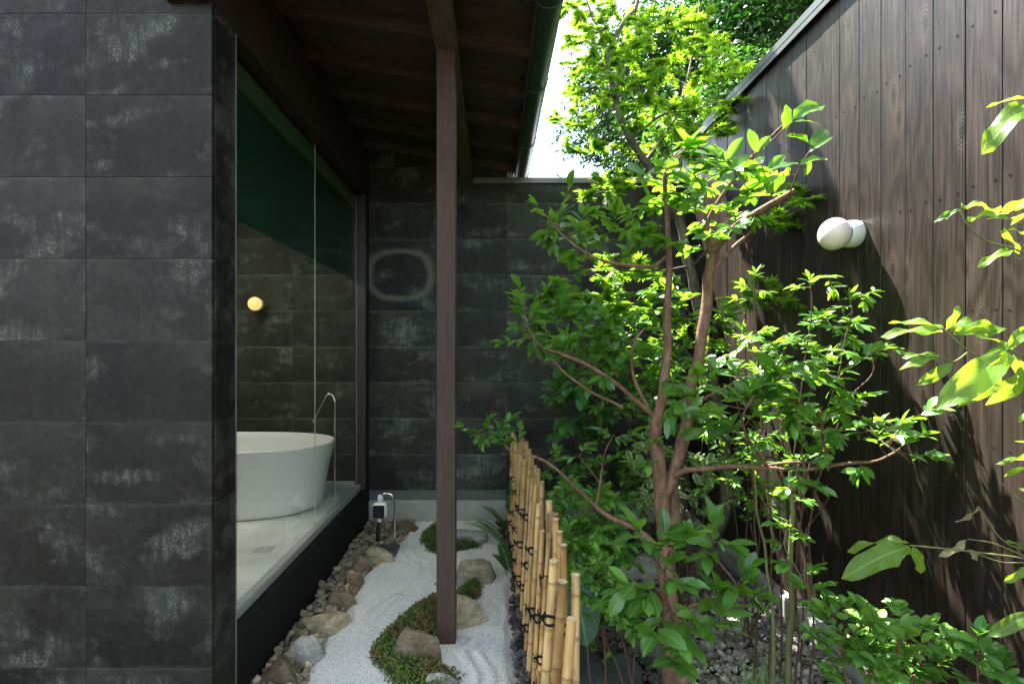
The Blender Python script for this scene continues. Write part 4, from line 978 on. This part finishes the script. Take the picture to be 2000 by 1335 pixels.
# ------------------------------------------------------------------ slender sapling with a drooping spray
S1 = Plant('slender_sapling', 'slender sapling with greenish stem and a drooping spray of small leaves', 'sapling', seed=15, leafmats=[l_cam, l_thin], tmpl=T_CAM, size=.045, bark=m_twig)
S1.branch([W(1535,1460,1.8), W(1542,1250,1.8), W(1546,1100,1.78), W(1545,980,1.76), W(1548,915,1.75)], .012, .006, 'stem')
S1.branch([W(1500,1500,1.8), W(1512,1250,1.8), W(1500,1100,1.85), W(1478,980,1.85), W(1465,880,1.85)], .008, .003, 'stem')
S1.branch([W(1545,1010,1.77), W(1530,1060,1.7), W(1548,1100,1.68), W(1580,1150,1.66), W(1600,1185,1.65)], .003, .0015)
S1.grow([W(1520,1060,1.7), W(1560,1050,1.7), W(1530,1100,1.68), W(1590,1110,1.66), W(1560,1140,1.66), W(1610,1145,1.65), W(1620,1170,1.65), W(1590,1180,1.65), W(1535,1030,1.75), W(1510,1020,1.76), W(1570,975,1.76), W(1530,955,1.76)], nl=6, size=.045)
S1.done(120)

# ------------------------------------------------------------------ low shrubs at the front right
E = Plant('low_shrub', 'low bushy shrub with small rounded glossy leaves under the dark fence at the front', 'shrub', seed=21, leafmats=[l_under, l_thin], tmpl=[broad(.55,.15,.15), broad(.6,.3,.2)], size=.044)
for tx, ty in ((1640,1240),(1700,1210),(1760,1200),(1800,1260),(1720,1300)):
    E.branch([W(1700,1480,1.5), W((1700+tx)/2,1380,1.5), W(tx,ty+40,1.5), W(tx,ty,1.5)], .006, .0025, 'stem')
E.cloud(1715,1265,145,85,1.35,1.65,60, nl=6, whorl=4)
E.grow([W(1645,1180,1.45), W(1610,1190,1.45), W(1855,1260,1.45)], nl=6)
E.done(300)
E2 = Plant('low_shrub', 'small upright shrub in the front corner right of the bushy one', 'shrub', seed=22, leafmats=[l_under], tmpl=[broad(.5,.2,.15)], size=.052)
E2.branch([W(1930,1480,1.35), W(1915,1380,1.35), W(1912,1260,1.35)], .005, .002, 'stem')
E2.grow([W(1912,1240,1.35), W(1890,1255,1.35), W(1945,1270,1.35), W(1900,1290,1.35), W(1930,1310,1.35), W(1965,1320,1.33), W(1955,1290,1.35), W(1890,1330,1.35), W(1985,1345,1.3), W(1930,1345,1.3)], nl=6)
E2.done(90)

# ------------------------------------------------------------------ big-leaved branch entering from the right
C = Plant('broad_leaved_shrub', 'shrub with large yellow-green whorled leaves reaching in from the right edge', 'shrub', seed=30, leafmats=[l_big, l_dry, l_camnew], tmpl=T_BIG, size=.12, bark=m_twig)
YC = 1.18
C.branch([(1.42,1.15,-.02), (1.40,1.17,.6), (1.37,1.18,1.2), (1.36,1.18,1.8), (1.34,1.18,2.3)], .016, .009, 'stem')
def cl(bx, by, tx, ty, Y=YC, dy=0, mi=0, up=(0,-.5,1), s_=1.0):
    p = W(bx, by, Y); q = W(tx, ty, Y+dy); C.leaf(p, q-p, Vector(up), (q-p).length*s_, mi)
def cs(*pts, r=.0028, Y=YC): C.branch([W(x, y, Y) if len(q) == 0 else W(x, y, q[0]) for x, y, *q in pts], r, r*.7, 'stem', jit=.002, n=7)
cs((2060,560),(2040,330),(2015,190)); cl(2012,190,1930,196,dy=.05); cl(2012,196,1926,256,dy=-.03)
cl(2012,192,2050,120)
cs((2080,600),(2030,520),(1985,488),(1925,470),(1890,440),(1876,410))
cl(1876,408,1822,430,dy=.03,up=(0,-1,.6),mi=2); cl(1877,406,1962,379,dy=.02); cl(1889,432,1968,394,dy=-.02); cl(1993,430,1935,415,mi=0); cl(1950,450,2008,488,up=(0,-1,.5)); cl(1983,488,1915,499); cl(1960,450,2010,440)
cs((2080,760),(2000,710),(1930,700),(1892,686),(1846,645))
cl(1842,648,1732,630,dy=.04,up=(0,-.6,1)); cl(1844,640,1740,613,dy=.09); cl(1846,644,1886,600,dy=-.02,up=(.2,-1,.3)); cl(1862,652,1975,624,dy=-.03,up=(0,-.9,.6),s_=1.05); cl(1858,648,1962,604,dy=.05)
cl(1834,695,1768,682,dy=.03); cl(1834,698,1760,708); cl(1862,708,1801,749,up=(0,-1,.4)); cs((1892,686),(1862,706),(1834,696),r=.002)
cs((2060,740),(2010,700),(1972,686),r=.003)
cl(1966,684,1856,782,Y=1.1,dy=-.04,up=(-.3,-1,.45),s_=1.02); cl(1970,688,1915,790,Y=1.1,dy=-.03,up=(.1,-1,.25)); cl(1978,690,2008,775,Y=1.1,up=(.2,-1,.2)); cl(1983,670,1922,690,Y=1.12,dy=.03,up=(0,-1,.7)); cl(1966,682,2012,632,Y=1.1,up=(-.3,-1,.5)); cl(1975,684,1930,640,Y=1.14)
cl(2010,720,1950,790,Y=1.15,mi=0,up=(0,-1,.3)); cl(2020,800,1990,815,mi=0)
cs((2100,1110),(1998,1089),(1900,1077),(1813,1068),(1778,1064),r=.0024)
cl(1776,1060,1652,1044,dy=.07,up=(0,-.12,1)); cl(1776,1065,1658,1106,dy=-.02,up=(.1,-.55,.75)); cl(1778,1068,1722,1132,dy=.03,up=(.3,-1,.2),s_=.95); cl(1782,1066,1810,1126,up=(-.2,-1,.2))
cs((2060,1010),(2000,981),(1953,941),r=.0024); cs((2060,1080),(1970,1062),(1925,1010),(1911,988),r=.0018); cs((2000,1085),(1940,1060),(1890,1052),r=.0016); cs((2030,1095),(1960,1097),(1912,1082),r=.0016)
cl(1912,988,1885,1030,mi=1,up=(1,-1,.2)); cl(1888,1053,1845,1092,mi=1,up=(.5,-1,.3)); cl(1890,1072,1924,1098,mi=1,up=(-.5,-1,.4))
cl(2010,1105,1970,1140,up=(0,-1,.3)); cl(2012,1195,1938,1242,up=(0,-1,.8)); cl(2000,1070,1975,1050,mi=2); cs((2080,1240),(2030,1200),(2008,1192),r=.002)
for (x, y) in ((2080,380),(2090,900),(2120,250),(2110,640),(2100,1000),(2150,500)):
    C.grow([W(x, y, YC)], nl=5, size=.11, mi=0, green=True)
C.done(150)

# ------------------------------------------------------------------ undergrowth
def bush(name, label, seed, mats, tmpl, size, base, clouds, nst=5, limit=200, bark=None, **kw):
    P_ = Plant(name, label, 'shrub', seed=seed, leafmats=mats, tmpl=tmpl, size=size, bark=bark or m_twig_brown)
    cx = sum(c[0] for c in clouds)/len(clouds); cyy = sum(c[1] for c in clouds)/len(clouds)
    for i in range(nst):
        c = clouds[i % len(clouds)]; t = W(c[0]+P_.rg.uniform(-.6,.6)*c[2], c[1]+P_.rg.uniform(-.3,.5)*c[3], (c[4]+c[5])/2); b = Vector((base[0]+P_.rg.uniform(-.04,.04), base[1]+P_.rg.uniform(-.04,.04), -.01))
        P_.branch([b, b.lerp(t,.4)+Vector((0,0,.05)), t], .006, .002, 'stem')
    for c in clouds: P_.cloud(*c[:6], int(c[6]*1.5), **kw)
    return P_.done(limit)
bush('undergrowth_shrub', 'fresh green bushy shrub pressed against the back of the bamboo poles', 41, [l_under, l_thin], T_CAM, .062, (.52,2.35), [(1150,1000,70,50,2.2,2.6,20),(1170,1090,70,60,2.1,2.5,22),(1110,960,25,30,2.3,2.5,4)], 4, 300, nl=6, whorl=4)
bush('undergrowth_shrub', 'dark low shrub between the slate slabs and the main trunk', 42, [l_under, l_cam], T_CAM, .048, (.58,2.0), [(1180,1180,75,50,1.9,2.2,20),(1230,1210,40,40,1.9,2.1,8)], 3, 200, nl=6, whorl=4)
bush('variegated_shrub', 'shrub with cream edged leaves behind the fork of the main trunk', 43, [l_var], T_CAM, .062, (1.0,2.7), [(1370,950,70,55,2.4,2.8,20),(1265,890,35,50,2.4,2.6,7),(1300,980,50,25,2.4,2.6,6)], 5, 200, nl=6, whorl=3)
bush('hydrangea_bush', 'tall bush with broad toothed leaves before the dark tiled wall', 44, [l_hyd], T_HYD, .115, (.85,3.6), [(1160,650,80,80,3.0,3.7,14),(1130,790,60,60,3.0,3.6,12),(1230,720,70,110,3.3,3.8,10),(1150,850,60,40,3.2,3.6,6)], 6, 200, nl=3, whorl=3)
bush('dark_shrub', 'dark small leaved shrub in the deep shade near the far wall', 45, [l_under, l_cam], T_CAM, .07, (.75,3.3), [(1190,930,90,50,2.9,3.6,20),(1260,960,80,40,2.9,3.5,12),(1090,930,40,30,3.0,3.6,6)], 5, 120, nl=6)
bush('pale_shrub', 'pale sunlit shrub filling the gap behind the twin trunks', 46, [l_thin, l_camnew], T_CAM, .075, (1.15,3.0), [(1300,640,60,90,2.6,3.2,16),(1400,620,40,70,2.7,3.2,10),(1220,740,80,80,2.7,3.1,16),(1330,760,60,90,2.7,3.2,14)], 6, 200, nl=6)
bush('fence_foot_shrub', 'shaded shrub at the foot of the fence behind the thin stems', 47, [l_under, l_thin], T_THIN, .055, (1.25,2.5), [(1430,870,70,60,2.4,2.9,14),(1500,960,50,50,2.2,2.5,8),(1640,950,60,20,1.9,2.1,0)], 4, 150, nl=6)
bush('undergrowth_shrub', 'leafy green seedlings spilling over the pebbles right of the hosta', 48, [l_under, l_thin], T_CAM, .05, (.42,1.95), [(1165,1130,60,60,1.85,2.15,16),(1135,1060,45,50,2.0,2.3,12),(1175,1195,45,30,1.85,2.05,8)], 2, 200, nl=6, whorl=4)
# hosta leaf and small ivy
H = Plant('hosta', 'broad blue green leaf standing behind the nearest bamboo poles', 'plant', seed=50, leafmats=[l_hosta], tmpl=[broad(.62,.2,.15,7,10)], size=.2, bark=m_twig)
H.branch([W(1105,1290,1.9), W(1122,1250,1.9), W(1128,1170,1.92)], .004, .003, 'stem')
H.leaf(W(1146,1262,1.88), W(1130,1160,1.90)-W(1146,1262,1.88), Vector((.15,-1,.25)), .235, 0); H.leaf(W(1122,1270,1.88), W(1108,1225,1.88)-W(1122,1270,1.88), Vector((.5,-1,.3)), .12, 0); H.done(10)
for i, (x, y, Y_, lab) in enumerate(((1145,1265,2.2,'small bright lobed seedling beside the slate slab'),(1172,1290,2.1,'tiny pale seedling among pebbles near the slate slabs'))):
    Hs = Plant('seedling', lab, 'plant', 'seedlings among the pebbles', seed=51+i, leafmats=[l_under], tmpl=T_HYD, size=.05, bark=m_twig)
    g0 = G(x, y+22, .0); Hs.branch([g0, g0+Vector((.0,0,.03)), g0+Vector((.005,0,.05))], .002, .0012, 'stem'); Hs.twig(g0+Vector((0,0,.02)), g0+Vector((.02,-.01,.06)), nl=4, whorl=4, size=.045); Hs.done(20)

# ferns
def fern(base, fronds, label, seed):
    F = Plant('fern', label, 'fern', 'ferns at the foot of the bamboo fence', seed=seed, leafmats=[l_fern], tmpl=[broad(.30,.1,.1,3,5)], size=.03, bark=m_twig)
    for tip, arch in fronds:
        P = smooth_path([base, base.lerp(tip,.5)+Vector((0,0,arch)), tip], 12); m = len(P)
        MB().tube(P, [.0016*(1-.6*i/(m-1)) for i in range(m)], 5).build('frond_stem', m_twig, F.t)
        for i in range(3, m):
            t = (P[i]-P[i-1]).normalized(); x, d, z = basis(t, Vector((0,-.3,1))); L = .038*math.sin(math.pi*(i/m)**.7*.97)+.006
            for s_ in (-1, 1): F.leaf(P[i], (x*s_ + d*.35), z, L, 0)
    F.done(160, part='leaflet', mass='leaflets', minpx=5)
fern(Vector((.135,4.0,.12)), [(W(985,925,3.9),.02),(W(1000,930,3.95),.03)], 'fern rising against the far end of the bamboo fence', 61)
fern(Vector((.13,3.9,.03)), [(W(938,986,3.85),.05),(W(960,1000,3.7),.04)], 'fern spreading left over the concrete kerb', 62)
fern(Vector((.115,3.65,.02)), [(W(905,1020,3.75),.06),(W(925,1012,3.8),.05)], 'fern with a thin frond arching over the far sand', 63)
fern(Vector((.11,3.25,.02)), [(W(962,1082,3.2),.02),(W(975,1060,3.3),.03)], 'small fern beside the sand midway along bamboo', 64)

# strap grass
gr_t = thing('grass_clump', 'clump of upright dark green strap leaves among pebbles in front of the fence', 'grass')
mb = MB(); rg = random.Random(70)
for i in range(120):
    b = W(rg.uniform(1440,1510), 1420, rg.uniform(1.65,1.9)); b.z = 0; h = rg.uniform(.18,.36); lean = Vector((rg.gauss(0,.05), rg.gauss(0,.04), 0)); w = rg.uniform(.002,.0035)
    P = [b + lean*t*t + Vector((0,0,h*t)) for t in (0,.35,.7,1)]
    a = rg.uniform(0, 3.14); sx = Vector((math.cos(a)*w, math.sin(a)*w, 0)); mb.add([P[0]-sx,P[0]+sx,P[1]-sx,P[1]+sx,P[2]-sx*.8,P[2]+sx*.8,P[3]], [(0,1,3,2),(2,3,5,4),(4,5,6)])
mb.build('blades', l_under, gr_t, kind='stuff')

# moss / thyme cushions
def cushion(name, poly, n, hgt, label, seed, mats, brown=.0):
    r = np.random.RandomState(seed); xs_ = [p[0] for p in poly]; ys_ = [p[1] for p in poly]; h = .012
    gx = np.arange(min(xs_), max(xs_)+h, h); gy = np.arange(min(ys_), max(ys_)+h, h); X, Y = np.meshgrid(gx, gy); P = np.stack([X.ravel(), Y.ravel()], 1)
    ins = poly_in(P, poly); dd = poly_dist(P, poly); hz = lambda P, ins, dd: np.where(ins, 1, -1)*dd
    def height(P):
        s_ = np.where(poly_in(P, poly), 1, -1)*poly_dist(P, poly); b = np.array([mnoise.noise(Vector((p[0]*11, p[1]*11, seed)))*.012 for p in P]); return .004 + hgt*sm(s_/.07) + b
    Z = height(P); keep = (ins | (dd < .012)); ix = -np.ones(len(P), int); ix[keep] = np.arange(keep.sum()); I = np.arange(len(P)).reshape(len(gy), len(gx))
    Q = np.stack([I[:-1,:-1], I[:-1,1:], I[1:,1:], I[1:,:-1]], -1).reshape(-1,4); Q = Q[keep[Q].all(1)]
    t = thing(name, label, 'ground cover', 'creeping plants on the sand island'); 
    link('soil_mound', big_mesh('soil_mound', np.stack([P[keep][:,0],P[keep][:,1],Z[keep]],1), ix[Q]), m_soil, t)
    L = np.stack([r.uniform(min(xs_), max(xs_), n*5), r.uniform(min(ys_), max(ys_), n*5)], 1); L = L[poly_in(L, poly)][:n]; n = len(L); zz = height(L) + r.uniform(.0,.022,n)
    s_ = r.uniform(.009,.017,n); Rm = rotmats(n, .6); Mx = np.zeros((n,3,4)); Mx[:,:,:3] = Rm*s_[:,None,None]; Mx[:,0,3]=L[:,0]; Mx[:,1,3]=L[:,1]; Mx[:,2,3]=zz
    nb_ = np.array([mnoise.noise(Vector((p[0]*7, p[1]*7, 5))) for p in L]) + r.normal(0,.15,n) > (.5-brown)
    for msk, mt in ((~nb_, mats[0]), (nb_, mats[1])):
        if msk.sum(): tag(link('small_leaves', scatter('small_leaves', T_TINY[0], Mx[msk]), mt, t), kind='stuff')
cushion('creeping_thyme', gpoly([(852,1162),(868,1190),(862,1230),(848,1290),(905,1325),(880,1390),(770,1360),(742,1318),(722,1300),(718,1278),(738,1252),(768,1222),(800,1192)]), 9000, .035, 'long cushion of creeping green and brown plants left of the post foot', 3, (l_moss, l_mossbrown), .55)
cushion('creeping_thyme', gpoly([(818,1062),(824,1042),(850,1026),(880,1034),(900,1052),(940,1062),(942,1074),(900,1080),(862,1092),(832,1080)]), 5200, .04, 'green cushion at the far end of the island behind the post', 4, (l_moss, l_mossbrown), .1)
cushion('creeping_thyme', gpoly([(880,1168),(905,1146),(940,1138),(946,1150),(935,1175),(905,1186),(885,1190)]), 2200, .045, 'small bright cushion between the two tan rocks right of the post', 5, (l_moss, l_mossbrown), .05)

# ------------------------------------------------------------------ Japanese maple behind
MP = Plant('maple_tree', 'Japanese maple with fine yellow-green leaves rising over the far wall', 'tree', seed=80, leafmats=[l_maple], tmpl=T_MAPLE, size=.062, bark=m_bark_grey)
MP.branch([W(1350,1150,3.1), W(1372,1085,3.15), W(1412,1005,3.25), W(1420,900,3.4), W(1395,760,3.5), W(1365,600,3.5), W(1345,520,3.5), W(1330,440,3.5), W(1288,350,3.5), W(1262,318,3.5), W(1223,256,3.5), W(1203,202,3.55), W(1188,131,3.6), W(1197,78,3.65), W(1222,40,3.7), W(1246,0,3.8), W(1262,-120,4.0), W(1270,-240,4.1)], .048, .010, 'trunk', n=14)
for pts, r0, r1 in (([W(1203,205,3.55), W(1210,150,3.5), W(1225,110,3.5), W(1250,60,3.5)], .009, .004), ([W(1196,90,3.64), W(1165,50,3.7), W(1140,-20,3.8), W(1120,-120,3.9)], .010, .004),
    ([W(1205,212,3.55), W(1150,235,3.6), W(1110,215,3.65), W(1080,225,3.7)], .006, .002), ([W(1235,270,3.5), W(1290,225,3.4), W(1350,215,3.3), W(1420,200,3.2)], .009, .003),
    ([W(1290,355,3.5), W(1230,370,3.55), W(1170,375,3.6), W(1150,385,3.6)], .010, .003), ([W(1262,318,3.5), W(1300,260,3.7), W(1330,200,3.9), W(1360,60,4.2), W(1380,-150,4.4)], .016, .005),
    ([W(1345,520,3.5), W(1280,530,3.3), W(1200,525,3.2), W(1120,540,3.2)], .010, .003), ([W(1350,520,3.5), W(1430,450,3.1), W(1520,430,2.8), W(1620,380,2.6)], .011, .003),
    ([W(1360,580,3.5), W(1300,600,3.3), W(1230,600,3.2)], .009, .003), ([W(1400,780,3.5), W(1340,690,3.4), W(1280,650,3.3)], .008, .003), ([W(1262,-120,4.0), W(1150,-250,4.1), W(1060,-300,4.2)], .012, .004), ([W(1262,-120,4.0), W(1170,-160,4.1), W(1110,-230,4.3)], .010, .004)):
    MP.branch(pts, r0, r1)
mk = dict(nl=9, whorl=3, spread=60, r=.0014, jit=.14)
layers = [(1150,20,70,14,3.5,4.0,14),(1230,45,110,14,3.3,4.1,24),(1330,30,70,12,3.4,4.2,14),(1170,85,80,13,3.4,4.0,18),(1270,100,90,13,3.3,4.1,20),(1370,85,60,12,3.3,4.2,12),
  (1135,130,40,10,3.5,3.9,7),(1210,145,90,12,3.3,3.9,20),(1320,150,80,12,3.3,4.1,16),(1420,140,60,10,3.2,3.9,10),(1140,185,50,9,3.5,3.9,9),(1230,195,80,12,3.3,3.8,16),(1330,205,90,11,3.2,3.9,17),(1430,205,50,9,3.1,3.5,9),
  (1120,232,55,9,3.5,3.8,10),(1290,250,90,10,3.2,3.9,16),(1390,250,60,9,3.1,3.5,9),(1140,285,50,7,3.5,3.7,8),(1225,300,60,10,3.4,3.8,9),(1350,300,60,10,3.2,3.7,10),(1185,372,60,12,3.4,3.6,12),(1200,345,50,8,3.4,3.7,7),
  (1190,515,95,10,2.9,3.4,16),(1240,545,85,9,2.9,3.4,14),(1200,585,90,10,2.8,3.3,16),(1260,620,80,10,2.8,3.3,12),(1330,680,60,50,3.1,3.4,12),(1580,378,60,10,2.5,2.8,9),(1600,400,50,8,2.5,2.8,7),(1540,420,70,12,2.6,2.9,10),(1500,590,70,10,2.6,3.0,9),(1480,560,60,9,2.6,3.0,7)]
for c in layers: MP.cloud(c[0], c[1], c[2], c[3]*1.9, c[4], c[5], int(c[6]*1.6), **mk)
# unseen crown overhead, its sloping top shaped to throw shade on the fence
tips = []
while len(tips) < 190:
    x_, y_ = MP.rg.uniform(.42, 1.62), MP.rg.uniform(3.3, 4.5); top = 1.80 + 1.93*(y_ - 2.225); z_ = top - MP.rg.uniform(0, .75)
    if z_ > EYE + .72*y_: tips.append(Vector((x_, y_, z_)))
tips.sort(key=lambda p: min((q[0]-p).length for q in MP.skel[::3])); MP.grow(tips, **mk)
MP.done(300, minpx=9)

# ------------------------------------------------------------------ evergreens beyond the fence
def big_tree(c, rad, hgt, zc, n, size, label, seed, mat=l_ever, tb=T_CAM, name='evergreen_tree', squash=1.0):
    t = thing(name, label, 'tree', 'tall evergreens beyond the fence'); rg = np.random.RandomState(seed); r_ = random.Random(seed)
    P = smooth_path([(c[0],c[1],-.02),(c[0]+.15,c[1],zc*.5),(c[0]-.1,c[1]+.1,zc),(c[0],c[1],zc+hgt*.5)], 8, .05); MB().tube(P, [.16*(1-.75*i/(len(P)-1)) for i in range(len(P))], 12).build('trunk', m_bark_grey, t)
    cl_ = []
    for k in range(34):
        u = rg.normal(size=3); u /= np.linalg.norm(u); rr = rg.uniform(.35,1)**.6; q = Vector((c[0]+u[0]*rad*rr, c[1]+u[1]*rad*rr*squash, zc+u[2]*hgt*rr)); cl_.append(q)
        a = P[min(len(P)-1, int(len(P)*r_.uniform(.4,1)))]
        if k < 20: MB().tube(smooth_path([a, a.lerp(q,.5)+Vector((0,0,-.1)), q], 5, .05), [.035-.025*i/10 for i in range(11)], 7).build('limb', m_bark_grey, t)
    N = n; ci = rg.randint(0, len(cl_), N); C_ = np.array([q[:] for q in cl_])[ci]; d = rg.normal(size=(N,3)); d /= np.linalg.norm(d, axis=1)[:,None]; rr = rg.uniform(.25,1,N)**.5*rad*.42
    pos = C_ + d*rr[:,None]*np.array([1,1,.7]); up = d*.5 + np.array([0,0,.9]) + rg.normal(0,.45,(N,3)); up /= np.linalg.norm(up,axis=1)[:,None]
    dr = rg.normal(size=(N,3)); dr -= up*(dr*up).sum(1)[:,None]; dr /= np.linalg.norm(dr,axis=1)[:,None]; x = np.cross(dr, up); s_ = size*rg.uniform(.7,1.3,N)
    Mx = np.stack([x*s_[:,None], dr*s_[:,None], up*s_[:,None], pos], -1)
    tag(link('crown', scatter('crown', tb[0], Mx), mat, t), kind='stuff')
TE = [broad(.45,.2,.2,3,5)]
big_tree((4.0,6.6), 1.5, 1.7, 5.2, 26000, .085, 'dense dark evergreen just beyond the timber fence', 1, tb=TE)
big_tree((2.9,8.6), 1.6, 1.9, 5.6, 24000, .09, 'dark evergreen further back behind the maple crown', 2, tb=TE)
big_tree((5.6,8.2), 1.7, 2.0, 6.6, 12000, .10, 'tall evergreen behind the others, highest against the sky', 3, tb=TE)
big_tree((2.7,6.0), .8, 1.0, 3.9, 9000, .07, 'smaller mid green tree at the corner of fence and far wall', 4, mat=l_mid, tb=TE)

fl = Plant('fallen_leaf', 'single curled rust brown leaf lying on the sand edge near the bamboo', 'fallen leaf', seed=99, leafmats=[plain('leaf_rust', (.30,.10,.04), .6)], tmpl=T_HYD, size=.05)
p_ = G(978,1082,.02); fl.leaf(p_, Vector((1,.2,.1)), Vector((.1,-.3,1)), .05, 0); fl.done(3)

# dry leaf litter on the pebbles of the bed
pts_ = np.stack([nr.uniform(.28, 1.5, 260), nr.uniform(1.7, 4.1, 260)], 1); n_ = len(pts_); Rm = rotmats(n_, .35); s_ = nr.uniform(.018, .042, n_)
Mx = np.zeros((n_, 3, 4)); Mx[:, :, :3] = Rm*s_[:, None, None]; Mx[:, 0, 3] = pts_[:, 0]; Mx[:, 1, 3] = pts_[:, 1]; Mx[:, 2, 3] = nr.uniform(.024, .036, n_)
tag(link('leaf_litter', scatter('leaf_litter', T_CAM[0], Mx), plain('leaf_litter', (.16, .085, .035), .7, var=.5, scale=9)), 'brown dry leaves scattered over the pebbles of the planting bed', 'leaf litter', kind='stuff')
